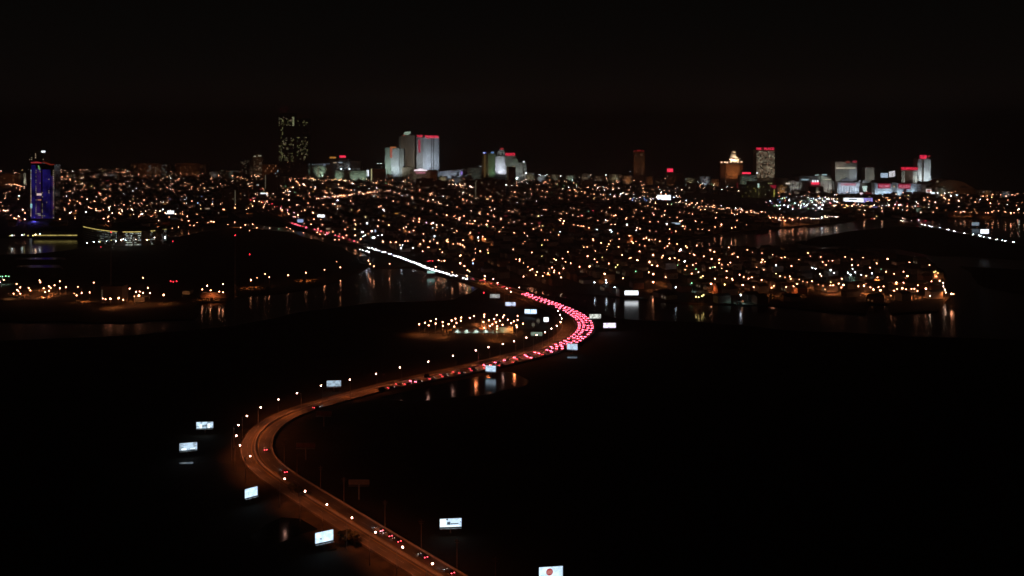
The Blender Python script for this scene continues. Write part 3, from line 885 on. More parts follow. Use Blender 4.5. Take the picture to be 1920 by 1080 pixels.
row(1560, 385, 1640, 389, 22, 'ywsd', 4, 1.5)
row(1640, 380, 1720, 388, 24, 'wcsrc', 5, 4, 0.1)
row(1655, 374, 1680, 388, 8, 'rrs', 4, 4)
row(1440, 410, 1485, 413, 12, 's', 2, 2, 0.3)
row(1540, 407, 1570, 409, 8, 'cw', 2, 0.7, 0.3)
row(1490, 410, 1540, 411, 7, 'sw', 2, 1)
row(1005, 330, 1080, 332, 16, 'cccw', 4, 1.5, 0.2)
row(1130, 332, 1190, 342, 22, 'cswsy', 5, 3, 0.15)
row(1280, 340, 1350, 346, 16, 'csgw', 4, 3)
row(840, 347, 890, 350, 14, 'wcsw', 3, 1.5, 0.3)
row(925, 350, 960, 349, 12, 'wcsp', 3, 1.5, 0.3)
row(1070, 352, 1150, 356, 12, 'swc', 4, 2, 0.2)
row(380, 325, 500, 331, 26, 'scwsy', 5, 2.5, 0.1)
row(100, 334, 300, 330, 46, 'sswd', 5, 3.5, 0.15)
row(0, 346, 50, 350, 12, 'ssw', 4, 2, 0.4)
row(160, 395, 330, 400, 26, 'csww', 6, 5, 0.25)
row(300, 375, 400, 380, 14, 'bcswc', 6, 4, 0.2)
row(1840, 368, 1920, 365, 12, 'ss', 3, 1.5)
row(1740, 362, 1800, 368, 12, 'scw', 4, 3, 0.2)
row(1800, 398, 1920, 402, 18, 'sd', 4, 1)
row(1250, 436, 1400, 424, 12, 'ssd', 3, 2)
row(160, 457, 315, 446, 18, 'cwyc', 4, 1.2, 0.1, 'marina')
row(8, 443, 80, 443, 9, 'wyc', 3, 0.5, 0.1, 'marina')
row(0, 395, 30, 405, 6, 'ss', 5, 3, 0.3)
row(320, 425, 440, 418, 10, 'ss', 5, 3)
row(1690, 410, 1735, 417, 6, 'cwr', 3, 1)
row(1636, 410, 1640, 411, 3, 'ydr', 4, 3)
for (x, y) in ((812, 420), (1240, 362), (1385, 320), (1181, 323), (715, 307), (708, 307), (824, 314), (1013, 330)):
    LAMPS.append((*at(x, y, 9.3).xy, 1.0, 'c', 1, 'city'))

LAMPS.sort(key=lambda a: a[1])
ZL = {'island': ('street lamp on the marsh island at the left of the photo', 'lamps on the left island'),
      'spit': ('street lamp on the dark spit left of the causeway', 'lamps on the dark spit'),
      'lot': ('orange lamp of the car park enclosed by the upper bend', 'lamps of the car park in the bend'),
      'peninsula': ('street lamp among the dark houses of the residential peninsula', 'street lamps of the peninsula'),
      'causeway end': ('street lamp in the streets above the headlight queue', 'street lamps near the causeway end'),
      'city': ('street lamp in the dense far city streets', 'street lamps of the far city'), 'marina': ('lamp on the marina quay below the blue tower', 'lamps on the marina quay')}
CN = {'s': 'orange', 'w': 'warm white', 'c': 'cold white', 'g': 'green', 'r': 'red', 'y': 'yellow', 'b': 'blue', 'p': 'pink', 'd': 'dim amber'}
rest = {}
n_ind = 298
# the lot, spit and island lamps first, then whatever is nearest
far = [a for a in LAMPS if a[5] in ('city', 'causeway end') and pix((a[0], a[1], 1))[1] > 375 and a[3] in 'sw']
far = set(random.sample(far, 66))
order = sorted(LAMPS, key=lambda a: (0 if a[5] in ('lot', 'spit', 'island') or a in far else 1, a[1]))
for k, (x, y, zg, code, big, zone) in enumerate(order):
    if k < n_ind:
        lab, grp = ZL[zone]
        lab = CN[code] + (' extra bright ' if big else ' ') + lab.replace('orange ', '')
        t = thing('street_lamp', lab, 'street lamp', (x, y, zg), 0, grp)
        put('pole', LP['pole'], t)
        put('luminaire', LP[code + str(big)], t, (0, 0, 8.3))
        if big or k % 5 == 0 or (x, y, zg, code, big, zone) in far:  # beams added to a share of the lamps to lift the ground glow
            key = 'warm_street_beam' if code in 'swdy' else 'cool_street_beam'
            ld = bpy.data.lights.get(key)
            if ld is None:
                ld = bpy.data.lights.new(key, 'SPOT'); ld.energy = 12500 if key[0] == 'w' else 3200
                ld.color = (1.0, 0.26, 0.07) if key[0] == 'w' else (0.6, 1.0, 0.85)
                ld.spot_size = R(150); ld.spot_blend = 0.8; ld.shadow_soft_size = 0.3
            sb = bpy.data.objects.new('lamp_beam', ld); col.objects.link(sb); sb.parent = t; sb.location = (0, 0, 7.7)
    else:
        rest.setdefault(code, []).append((x, y, zg, big))
b = MB(); mats = [m_pole]
for mi, (code, ls) in enumerate(rest.items()):
    mats.append(GLOW[code])
    for x, y, zg, big in ls:
        h = random.uniform(9.0, 11.0)
        b.tube((x, y, zg), (x, y, zg + h - 0.4), 0.14, 0.10, 3)
        b.octa((x, y, zg + h), 0.75 if big else random.choice((0.28, 0.36, 0.44, 0.52)), mi + 1)
b.build('street_lamp', mats, label='street lamps of every colour scattered across the farther city streets', category='street lamps', kind='stuff')

# ------------------------------------------------------------------ streets and lots
b = MB()


def strip(b, p, q, w, z, mi=0):
    d = (q - p).normalized(); nrm = Vector((-d.y, d.x)) * (w / 2)
    b.add([(*(p - nrm), z), (*(q - nrm), z), (*(q + nrm), z), (*(p + nrm), z)], [(0, 1, 2, 3)], mi)


def runs(o, d, step=30.0, lo=-3200, hi=3200):
    s = lo; start = None
    while s <= hi:
        p = o + d * s
        ok = p.y > 950 and in_city(pix((p.x, p.y, 1.0))) and not inside(*pix((p.x, p.y, 1.0)), DARK[0])
        if ok and start is None: start = s
        if (not ok or s + step > hi) and start is not None:
            if s - start > 60: yield o + d * start, o + d * (s - step)
            start = None
        s += step


for i in range(-60, 60):
    for p, q in runs(ORI + gv * (68.0 * i + 5.5), gu): strip(b, p, q, 8, 1.03)
for j in range(-24, 24):
    for p, q in runs(ORI + gu * (168.0 * j), gv): strip(b, p, q, 9, 1.05)
b.build('street', m_asphalt, kind='structure')


def patch(name, pts, z, mat):
    return land(name, P(pts), z - 0.3, z, mat, 15, 3, random.random() * 9)


patch('pavement', [(781, 607), (830, 596), (905, 588), (985, 592), (1012, 604), (1000, 617), (900, 620), (840, 616)], 0.62, m_lot)
patch('pavement', [(0, 536), (60, 530), (180, 528), (300, 534), (300, 552), (200, 566), (60, 564), (0, 562)], 0.82, m_lot)
patch('pavement', [(370, 540), (428, 536), (430, 556), (372, 558)], 0.82, m_lot)
patch('pavement', [(1560, 520), (1700, 505), (1760, 520), (1775, 545), (1700, 556), (1600, 552), (1550, 545)], 1.12, m_lot)
patch('pavement', [(660, 480), (790, 497), (775, 501), (690, 500)], 1.12, m_lot)
patch('beach', [(1268, 450), (1380, 433), (1540, 419), (1585, 415), (1585, 417.5), (1540, 421.5), (1380, 436), (1268, 453)], 1.14, m_sand)

# ------------------------------------------------------------------ houses
HV = []
for k in range(8):
    w = random.uniform(7, 11); d = random.uniform(11, 16); h = random.choice((4.0, 5.0, 6.0, 6.8)); rh = random.uniform(1.6, 2.6)
    b = MB(); b.box(-w / 2, w / 2, -d / 2, d / 2, -0.2, h)
    wall = b.mesh('wall', m_siding[k % 4])
    b = MB()
    e_ = 0.4
    b.add([(-w / 2 - e_, -d / 2 - e_, h), (w / 2 + e_, -d / 2 - e_, h), (w / 2 + e_, d / 2 + e_, h), (-w / 2 - e_, d / 2 + e_, h), (0, -d / 2 - e_, h + rh), (0, d / 2 + e_, h + rh)],
          [(0, 3, 2, 1), (0, 1, 4), (2, 3, 5), (1, 2, 5, 4), (3, 0, 4, 5)])
    roof = b.mesh('roof', m_shingle[k % 3])
    b = MB()
    for sx_ in (-0.25, 0.25):
        b.box(sx_ * w - 0.5, sx_ * w + 0.5, -d / 2 - 0.06, -d / 2 + 0.02, 1.2, 2.6)
    win = b.mesh('window', g_wino if k % 2 else g_wind)
    HV.append((wall, roof, win, w, d, h, rh))
hs = []
for i in range(-60, 60):
    for j in range(-190, 190):
        for side in (-1, 1):
            p = ORI + gv * (68.0 * i + 5.5 + side * 16) + gu * (17.0 * j + random.uniform(-2, 2))
            if p.y < 1000 or p.y > 3300 or abs(p.x) > 0.5 * p.y: continue
            q = pix((p.x, p.y, 1.0))
            if not in_city(q) or q[0] < -20 or q[0] > 1940: continue
            if not (in_city((q[0] + 8, q[1])) and in_city((q[0] - 8, q[1])) and in_city((q[0], q[1] + 3))): continue
            if any(inside(q[0], q[1], D) for D in DARK): continue
            if abs(((17.0 * j) % 168.0) - 84) > 74: continue
            if p.y > 2300 and random.random() < 0.55: continue
            if random.random() < 0.22: continue
            if near_hwy(p, 26): continue
            hs.append((p.x, p.y, side))
hs.sort(key=lambda a: a[1])
ang = math.atan2(gv.y, gv.x)
bw = [MB(), MB()]
for k, (x, y, side) in enumerate(hs):
    v = random.randrange(8); wall, roof, win, w, d, h, rh = HV[v]
    rz = ang + (math.pi / 2) + random.choice((0, math.pi)) + random.gauss(0, 0.02)
    if k < 260:
        px = pix((x, y, 1))[0]
        lab, grp = (('low gabled house near the water in the streets left of the jammed highway', 'houses left of the highway') if px < 900 else
                    ('low gabled house on the dark shore behind the jammed upper bend', 'houses behind the bend') if px < 1200 else
                    ('low gabled house on the residential peninsula facing the channel', 'houses on the peninsula') if px < 1560 else
                    ('low gabled house near the tip of the residential peninsula', 'houses at the peninsula tip'))
        t = thing('house', lab, 'house', (x, y, 1.0), rz, grp)
        put('wall', wall, t); put('roof', roof, t)
        if random.random() < 0.5: put('window', win, t)
    else:
        M = Matrix.Translation((x, y, 1.0)) @ Matrix.Rotation(rz, 4, 'Z')
        bw[0].box(-w / 2, w / 2, -d / 2, d / 2, -0.2, h, v % 4, M)
        vs = [M @ Vector(p) for p in ((-w / 2 - .4, -d / 2 - .4, h), (w / 2 + .4, -d / 2 - .4, h), (w / 2 + .4, d / 2 + .4, h), (-w / 2 - .4, d / 2 + .4, h), (0, -d / 2 - .4, h + rh), (0, d / 2 + .4, h + rh))]
        bw[0].add(vs, [(0, 3, 2, 1), (0, 1, 4), (2, 3, 5), (1, 2, 5, 4), (3, 0, 4, 5)], 4 + v % 3)
        if random.random() < 0.12:
            bw[0].box(-w / 4 - .6, -w / 4 + .6, -d / 2 - .08, -d / 2, 1.2, 2.6, 7, M)
bw[0].build('house', m_siding + m_shingle + [g_winw], label='packed rows of low houses filling the farther city blocks', category='houses', kind='stuff')

# bigger flat blocks, shops and warehouses in the commercial streets
b = MB()
random.seed(77)
for k in range(420):
    x = random.uniform(0, 1920); y = random.uniform(334, 440)
    p = at(x, y, 1.0)
    if not in_city((x, y)) or any(inside(x, y, D) for D in DARK) or near_hwy(p.xy, 40): continue
    w = random.uniform(16, 46); d = random.uniform(14, 30); h = random.choice((4, 5, 6, 7, 9, 13)) * (1.5 if y < 370 and random.random() < 0.4 else 1)
    if y > 400: h = min(h, 8)
    M = Matrix.Translation(p) @ Matrix.Rotation(ang + random.choice((0, math.pi / 2)) - 0.35 * (k % 2), 4, 'Z')
    b.box(-w / 2, w / 2, -d / 2, d / 2, -0.2, h, k % 3, M)
    b.box(-w / 2 + 2, -w / 2 + 5, -1, 2, h, h + 1.8, 2, M)
    if random.random() < 0.35:
        mi = random.choice((3, 3, 4, 5, 6))
        x0 = random.uniform(-w / 2, 0)
        b.box(x0, x0 + random.uniform(3, 9), -d / 2 - 0.12, -d / 2, h * 0.4, h * 0.4 + random.uniform(1.0, 2.2), mi, M)
b.build('shop_block', [m_darkwall, m_tan, m_roof, g_winw, g_winc, g_redsoft, g_amber], label='flat roofed shops and warehouses with lit fronts among the city streets', category='shop blocks', kind='stuff')

# tree crowns between the houses
b = MB(); random.seed(5)
def clump(b, c, r, n=26):
    for _ in range(n):
        u = Vector((random.gauss(0, 1), random.gauss(0, 1), random.gauss(0, 0.8)))
        u = u.normalized() * (random.random() ** 0.4)
        q = Vector(c) + Vector((u.x * r, u.y * r, u.z * r * 0.8))
        s = r * random.uniform(0.18, 0.34)
        a = Vector((random.gauss(0, 1), random.gauss(0, 1), random.gauss(0, 1))).normalized() * s
        e_ = a.orthogonal().normalized() * s * 0.8
        f_ = a.cross(e_).normalized() * s * 0.25
        b.add([q - a, q + e_ + f_, q + a, q - e_ + f_], [(0, 1, 2), (0, 2, 3)])
for k in range(700):
    h_ = random.choice(hs)
    p = Vector((h_[0] + random.uniform(-14, 14), h_[1] + random.uniform(-14, 14)))
    if not in_city(pix((p.x, p.y, 1.0))): continue
    r = random.uniform(2.2, 4.2)
    b.tube((p.x, p.y, 1.0), (p.x, p.y, 1.0 + r), 0.25, 0.15, 4)
    clump(b, (p.x, p.y, 2.5 + r), r, 20)
b.build('foliage', m_leaf, label='dark garden trees between the city houses', category='trees', kind='stuff')

TR = []
for k in range(4):
    bt = MB(); bt.tube((0, 0, -0.2), (0.1, 0, 2.4), 0.22, 0.14, 7); bt.tube((0.1, 0, 2.3), (0.9, 0.4, 4.0), 0.12, 0.05, 5); bt.tube((0.1, 0, 2.3), (-0.8, -0.3, 4.2), 0.12, 0.05, 5); bt.tube((0.1, 0, 2.3), (0.0, 0.6, 4.4), 0.1, 0.04, 5)
    bc = MB(); clump(bc, (0.1, 0, 4.0), 1.9, 220); clump(bc, (1.0, 0.5, 3.8), 1.2, 90); clump(bc, (-0.9, -0.3, 4.0), 1.3, 90)
    TR.append((bt.mesh('trunk', m_bark), bc.mesh('crown', m_leaf)))
s = s_of(706, 1010)
while s < s_of(668, 988):
    off = -(width(s, -1) + random.uniform(2.5, 5.5))
    p, d = along(s, off)
    if p.y > 60:
        t = thing('tree', 'small dark tree clinging to the left verge of the lower highway', 'tree', (p.x, p.y, 0.5), random.uniform(0, 6), 'small trees on the left verge')
        tr = random.choice(TR); put('trunk', tr[0], t); put('crown', tr[1], t)
        t.scale = (random.uniform(0.6, 1.1),) * 2 + (random.uniform(0.5, 1.1),)
    s += random.uniform(2.6, 4.6) if s > 60 else 12
for px, py in ((560, 935), (548, 928), (652, 1018), (664, 1022), (1088, 655), (800, 716), (716, 742)):
    p = at(px, py, 0.5)
    t = thing('tree', 'lone dark bush on the highway verge', 'tree', p, random.uniform(0, 6), 'bushes on the highway verge')
    tr = random.choice(TR); put('trunk', tr[0], t); put('crown', tr[1], t)


# ------------------------------------------------------------------ towers
class Bld:
    def __init__(s, name, label, cx, ybase, cat='building', zg=1.0):
        s.D = (CAM_H - zg) * F / (ybase - HY); s.k = s.D / F; s.cx = cx; s.zg = zg
        s.root = thing(name, label, cat, ((cx - HX) * s.k, s.D, zg))

    def X(s, px): return (px - s.cx) * s.k
    def Z(s, py): return CAM_H - (py - HY) * s.k - s.zg

    def block(s, name, x0, x1, y0, y1, d0, d1, mat):
        """a box: pixels x0..x1 and top y0 .. bottom y1 (None = ground), depth d0..d1 metres behind the front"""
        b = MB(); b.box(s.X(x0), s.X(x1), d0, d1, -0.5 if y1 is None else s.Z(y1), s.Z(y0))
        return b.build(name, mat, s.root)

    def poly(s, name, pts, d0, d1, mat):
        b = MB(); n = len(pts)
        vs = [(s.X(x), d0, s.Z(y)) for x, y in pts] + [(s.X(x), d1, s.Z(y)) for x, y in pts]
        b.add(vs, [tuple(range(n)), tuple(range(2 * n - 1, n - 1, -1))] + [(i, n + i, n + (i + 1) % n, (i + 1) % n) for i in range(n)])
        o = b.build(name, mat, s.root)
        return o

    def windows(s, x0, x1, y0, y1, d, mats, p, dx=3.6, dz=3.3, w=1.7, h=1.6, gaps=None, fn=None, depth=0.15, name='lit_windows', dark=True):
        b = MB(); bd = MB()
        xa, xb, za, zb = s.X(x0), s.X(x1), s.Z(y1), s.Z(y0)
        nx = max(1, int((xb - xa) / dx)); nz = max(1, int((zb - za) / dz))
        for i in range(nx):
            for j in range(nz):
                x = xa + (i + 0.5) * (xb - xa) / nx; z = za + (j + 0.5) * (zb - za) / nz
                pp = p if fn is None else fn((x - xa) / (xb - xa), (z - za) / (zb - za)) * p
                tgt = b if random.random() < pp else bd
                tgt.box(x - w / 2, x + w / 2, d - depth, d + 0.02, z - h / 2, z + h / 2, random.randrange(len(mats)) if tgt is b else 0)
        if b.v: b.build(name, mats, s.root, kind='stuff')
        if bd.v and dark: bd.build('dark_windows', m_glass, s.root, kind='stuff')

    def bands(s, x0, x1, y0, y1, d, mat, dz=3.4, t=0.35):
        b = MB(); z = s.Z(y1) + 1
        while z < s.Z(y0):
            b.box(s.X(x0), s.X(x1), d - 0.3, d + 0.02, z, z + t); z += dz
        if b.v: b.build('floor_bands', mat, s.root, kind='stuff')

    def flood(s, px, pya, power, color, dist=None, pz=None, deg=60, fixture=True):
        za = s.Z(pya)
        dist = dist or max(18.0, za * 0.45)
        z0 = 1.0 if pz is None else s.Z(pz)
        if fixture:
            b = MB(); b.box(s.X(px) - 0.6, s.X(px) + 0.6, -dist - 0.9, -dist - 0.2, z0 - 1.0, z0 + 0.1)
            b.build('floodlight', m_pole, s.root)
        return spot(s.root, (s.X(px), -dist, z0 + 0.6), (s.X(px), 0, za), power, color, deg, 0.9, 1.0)

    def text(s, body, px, pyb, hpx, wpx, mat, d=-0.6, name='letters'):
        return text_mesh(name, body, hpx * s.k, mat, s.root, (s.X(px), d, s.Z(pyb)), wpx * s.k)


PW = 215000.0
CW_ = (0.72, 0.84, 1.0); GW_ = (0.72, 0.88, 0.72); OR_ = (1.0, 0.36, 0.12); WA_ = (1.0, 0.72, 0.45)

# -- far left: blue tower, brown tower, marina garage
B = Bld('hotel_tower', 'tall tower with deep blue lit facade and red slanting roof line at the far left', 80, 412)
B.block('wall', 58, 78, 306, None, 0.0, 22, m_glass)
B.block('wall', 78, 101, 308, None, 2.0, 26, m_glass)
b = MB()
b.box(B.X(58.5), B.X(67), -0.25, -0.02, B.Z(410), B.Z(309)); b.box(B.X(68), B.X(77), -0.25, -0.02, B.Z(410), B.Z(316), 1)
b.build('blue_panel', [g_led, g_ledv], B.root)
b = MB(); b.box(B.X(79), B.X(94), 1.75, 1.98, B.Z(410), B.Z(318)); b.build('blue_panel', g_led, B.root)
b = MB(); b.box(B.X(95), B.X(100.5), 1.75, 1.98, B.Z(410), B.Z(330)); b.build('blue_panel', g_ledv, B.root)
B.poly('roof_edge', [(58, 306), (58, 304), (70, 303), (78, 305), (78, 306)], -0.3, 1, g_redsoft)
B.poly('roof_edge', [(78, 304), (82, 303), (95, 308), (101, 307.5), (101, 309.5), (94, 310), (82, 305.5)], 1.2, 2.2, glow('dull_red_edge', (0.8, 0.08, 0.04), 0.22))
B.windows(57.5, 59, 318, 410, -0.3, [g_winw, g_winc, g_wind], 0.85, w=1.6, h=2.4, dark=False)
B.windows(67, 68.2, 318, 410, -0.3, [g_wind], 0.7, w=1.0, dark=False)
B.windows(78.2, 79.2, 360, 410, 1.6, [g_winw], 0.4, w=0.9, dark=False)
B.windows(98, 101, 318, 410, 1.7, [g_wind, g_winw, g_wino], 0.8, w=1.9, dark=False)
B.windows(69, 94, 320, 410, -0.28, [g_ledv, g_wind], 0.10, w=1.5, dark=False)
b = MB(); b.box(B.X(69), B.X(78), -0.6, -0.3, B.Z(366.5), B.Z(362.5)); b.build('lit_sign', glow('pinkish_sign', (1.0, 0.72, 0.68), 1.1), B.root)
b = MB(); b.box(B.X(71), B.X(77.5), -0.6, -0.3, B.Z(376), B.Z(373.5)); b.build('lit_sign', glow('salmon_sign', (1.0, 0.4, 0.25), 0.45), B.root)
b = MB(); b.box(B.X(72), B.X(77), -0.6, -0.3, B.Z(404), B.Z(402.5)); b.box(B.X(70), B.X(76), -0.6, -0.3, B.Z(401), B.Z(400)); b.build('lit_sign', g_strip, B.root)
b = MB(); b.box(B.X(57.3), B.X(60.5), -0.7, -0.3, B.Z(390), B.Z(382)); b.build('lit_sign', glow('cyan_sign', (0.45, 0.95, 1.0), 0.9), B.root)
B.poly('lit_sign', [(71, 311), (73, 310), (75.5, 316), (75, 319), (73, 318)], -0.7, -0.3, glow('lime_sign', (0.3, 0.8, 0.25), 0.6))
spot(B.root, (B.X(80), -30, 2), (B.X(80), -60, -1), 30000, (0.15, 0.12, 1.0), 150, 0.9, 2.0, 'blue_beam')
B = Bld('hotel_tower', 'plain brown tower with a small white roof sign behind the blue tower', 69, 400)
B.block('wall', 53, 84, 285, None, 0, 24, m_brown)
B.windows(54, 83, 287, 318, 0, [g_wind, g_winw], 0.22)
B.block('sign', 78, 85, 282.5, 286, -1, 0, g_whitesign)
B.flood(66, 300, PW * 0.22, OR_, 60)
B = Bld('light_pylon', 'pale tapering lit pylon just left of the blue tower', 46, 352, 'pylon')
B.poly('shaft', [(43.5, 350), (45, 324), (48, 324), (50, 350)], 0, 4, m_stucco)
B.flood(46, 335, PW * 0.12, (1.0, 0.95, 0.7), 14)
B = Bld('casino_podium', 'low casino wing trimmed with a yellow light line beside the blue tower', 105, 446)
B.block('wall', 60, 147, 434, None, 0, 40, m_darkwall)
B.block('light_line', 64, 145, 440.5, 442.0, -0.4, 0, g_ystrip)
B.block('roof', 58, 148, 432.5, 434, -1, 41, m_roof)
for x in (66, 80, 94, 108, 122, 136): B.block('pier', x, x + 1.2, 434, 441, -0.5, 0, m_ypaint)
# curved parking garage
t = thing('parking_garage', 'curved parking garage with lit floors and a yellow roof line on the marina', 'parking garage', at(235, 462, 1.0))
o0 = t.location.copy()
arc = []
for k in range(25):
    px = 156 + (312 - 156) * k / 24
    yb = 462 - 8 * ((px - 240) / 80.0) ** 2 * (0.9 if px > 240 else 1.3)
    p = at(px, yb, 1.0); arc.append(Vector((p.x - o0.x, p.y - o0.y)))
bf = MB(); bw_ = MB(); bl_ = MB(); bp = MB(); bt_ = MB()
FH = 3.1
for k in range(24):
    a, c = arc[k], arc[k + 1]
    for f in range(6):
        z = f * FH
        bf.add([(*a, z), (*c, z), (*c, z + 1.0), (*a, z + 1.0)], [(0, 1, 2, 3)])
        a2 = a + Vector((0, 1.2)); c2 = c + Vector((0, 1.2))
        bw_.add([(*a2, z + 1.0), (*c2, z + 1.0), (*c2, z + FH), (*a2, z + FH)], [(0, 1, 2, 3)])
        if k > 3 and k not in (10, 11, 17, 21) and random.random() < 0.9:
            for q in range(3):
                if random.random() < 0.65:
                    u0 = a2.lerp(c2, (q + 0.2) / 3); u1 = a2.lerp(c2, (q + 0.8) / 3)
                    bl_.box(min(u0.x, u1.x), max(u0.x, u1.x), u0.y - 0.25, u0.y - 0.1, z + 1.5, z + 2.4, random.choice((0, 0, 1)))
    zt = 6 * FH
    bt_.add([(*a, zt), (*c, zt), (c.x, c.y + 45, zt), (a.x, a.y + 45, zt)], [(0, 1, 2, 3)])
    bt_.add([(a.x, a.y, 0), (a.x, a.y, zt), (a.x, a.y + 45, zt), (a.x, a.y + 45, 0)], [(0, 1, 2, 3)]) if k == 0 else None
bf.build('parapet', m_stucco, t); bw_.build('wall', m_darkwall, t); bt_.build('roof', m_concrete, t)
bl_.build('lit_bays', [glow('garage_light', (0.80, 0.92, 0.76), 1.3, 0.5, 0.2), g_winc], t, kind='stuff')
for k in range(24):
    a, c = arc[k], arc[k + 1]
    if k in (10, 17, 21): continue
    b = MB(); b.add([(a.x, a.y - 0.4, 19.2), (c.x, c.y - 0.4, 19.2), (c.x, c.y - 0.4, 20.2), (a.x, a.y - 0.4, 20.2), (a.x, a.y, 19.2), (c.x, c.y, 19.2), (c.x, c.y, 20.2), (a.x, a.y, 20.2)], [(0, 1, 2, 3), (4, 7, 6, 5), (3, 2, 6, 7), (0, 4, 5, 1)])
    b.build('light_line', g_ystrip, t)
for k in (10, 17, 21):
    a = arc[k]; b = MB(); b.box(a.x, a.x + 9, a.y - 3, a.y + 8, 0, 20.4); b.build('stair_tower', m_darkwall, t)

# -- left skyline
B = Bld('apartment_block', 'broad dim apartment block with a few lit windows, left skyline', 278, 333)
B.block('wall', 245, 275, 306, None, 0, 30, m_brown); B.block('wall', 275, 314, 307, None, 2, 30, m_brown); B.windows(246, 274, 309, 330, 0, [g_wino], 0.14); B.windows(276, 313, 309, 330, 2, [g_wino, g_wind, g_winw, g_winc], 0.30)
B.flood(280, 318, PW * 0.22, OR_, 80)
B = Bld('apartment_block', 'long unlit apartment slab, second on the left skyline', 353, 330)
B.block('wall', 328, 387, 306, None, 0, 30, m_brown); B.windows(329, 386, 308, 328, 0, [g_wino], 0.10); B.flood(353, 315, PW * 0.20, OR_, 80)
B = Bld('apartment_block', 'low dim slab at the very left edge of the skyline', 15, 352)
B.block('wall', 0, 38, 326, None, 0, 25, m_brown); B.windows(1, 37, 328, 350, 0, [g_wino], 0.15); B.flood(18, 338, PW * 0.12, OR_, 60)
B = Bld('hotel_tower', 'slim tower with a lit gabled crown, left of the twin dark towers', 482, 334)
B.block('wall', 473, 492, 296, None, 0, 24, m_brown); B.poly('roof', [(473, 296), (476, 292), (482, 288), (488, 291), (492, 296)], 0, 24, m_tan)
B.windows(474, 491, 298, 330, 0, [g_wind, g_winw], 0.22); B.block('crown_light', 476, 480, 292.5, 294, -1, 0, g_strip); B.block('crown_light', 484, 490, 291, 293, -1, 0, g_strip)
B.flood(482, 310, PW * 0.14, WA_, 60)
B = Bld('apartment_block', 'pale low block beside the slim gabled tower', 458, 335)
B.block('wall', 450, 471, 299, None, 0, 20, m_darkwall); B.windows(451, 470, 301, 330, 0, [g_wind], 0.16); B.block('wall', 425, 455, 320, None, -6, 20, m_stucco); B.flood(440, 326, PW * 0.04, GW_, 40)

# twin dark glass towers
B = Bld('hotel_tower', 'tallest tower, black glass in two shafts with bands of olive lit windows', 550, 338)
B.block('wall', 522, 552, 212, None, 0, 38, m_glass); B.block('wall', 556, 578, 222, None, 0, 36, m_glass); B.block('link_wall', 552, 556, 226, None, 8, 30, m_glass)
def patchy(sd, th=0.0, k=6):
    return lambda u, v: 1.0 if noise.noise(Vector((u * k, v * k * 1.5, sd))) > th else 0.12
B.windows(522.5, 551, 219, 236, 0, [g_wing, g_wing, g_wind], 0.75, dx=3.0, dz=3.2, w=2.0, h=1.9, fn=patchy(1.0, 0.0))
B.windows(522.5, 551, 258, 303, 0, [g_wing, g_wing, g_wind], 0.50, dx=3.0, dz=3.2, w=2.0, h=1.9, fn=patchy(4.0, -0.02, 5))
B.windows(556.5, 577.5, 226, 236, 0, [g_wing], 0.5, dx=3.0, dz=3.2, w=2.0, h=1.9, fn=patchy(7.0, 0.05))
B.windows(556.5, 577.5, 257, 301, 0, [g_wing, g_wing, g_wind], 0.50, dx=3.0, dz=3.2, w=2.0, h=1.9, fn=patchy(9.0, -0.03, 5))
B.block('bright_window_column', 548.5, 551.5, 219, 236, -0.3, 0, glow('olive_column', (0.75, 0.80, 0.42), 0.42))
B.windows(526, 531, 222, 303, -0.02, [g_wing, glow('window_olive_bright', (0.75, 0.74, 0.32), 0.6)], 0.35, dx=3.0, dz=3.2, w=2.2, h=2.4, dark=False)
b = MB(); b.tube((B.X(535), 15, B.Z(212)), (B.X(535), 15, B.Z(198)), 0.6, 0.2, 6); b.build('mast', m_pole, B.root)
for x, y in ((525, 205), (531, 206.5), (535, 200), (537, 203), (534, 207), (573, 219)):
    b = MB(); b.ball((B.X(x), 10, B.Z(y)), 0.55, n=6, k=2); b.build('warning_light', glow('dull_red_beacon', (0.9, 0.03, 0.10), 0.9), B.root)
    b = MB(); b.tube((B.X(x), 10, B.Z(222 if x > 560 else 212)), (B.X(x), 10, B.Z(y) - 0.5), 0.12, 0.1, 4); b.build('beacon_mast', m_pole, B.root)

B = Bld('casino_hotel', 'low brown hotel wing with diagonal rows of white window lights below the dark towers', 518, 336)
B.block('wall', 492, 545, 309, None, 0, 30, m_brown)
b = MB()
for zx, zy, d in ((325, 885, 1), (385, 885, 1), (300, 918, 1), (365, 918, 1), (275, 950, 1), (348, 950, 1), (402, 948, 1), (247, 988, 1), (325, 983, 1), (385, 978, 1), (249, 885, 0), (218, 915, 0), (195, 950, 0), (168, 885, 0), (145, 915, 0), (122, 945, 0)):
    x, y = 480 + zx / 6.75, 180 + zy / 6.75
    b.box(B.X(x - 0.9), B.X(x + 0.9), -0.4, 0.0, B.Z(y + 1.8), B.Z(y - 1.8), 0 if d else 1)
b.build('stair_lights', [g_winc, g_wino], B.root, kind='stuff')
B.flood(505, 320, PW * 0.12, OR_, 60)

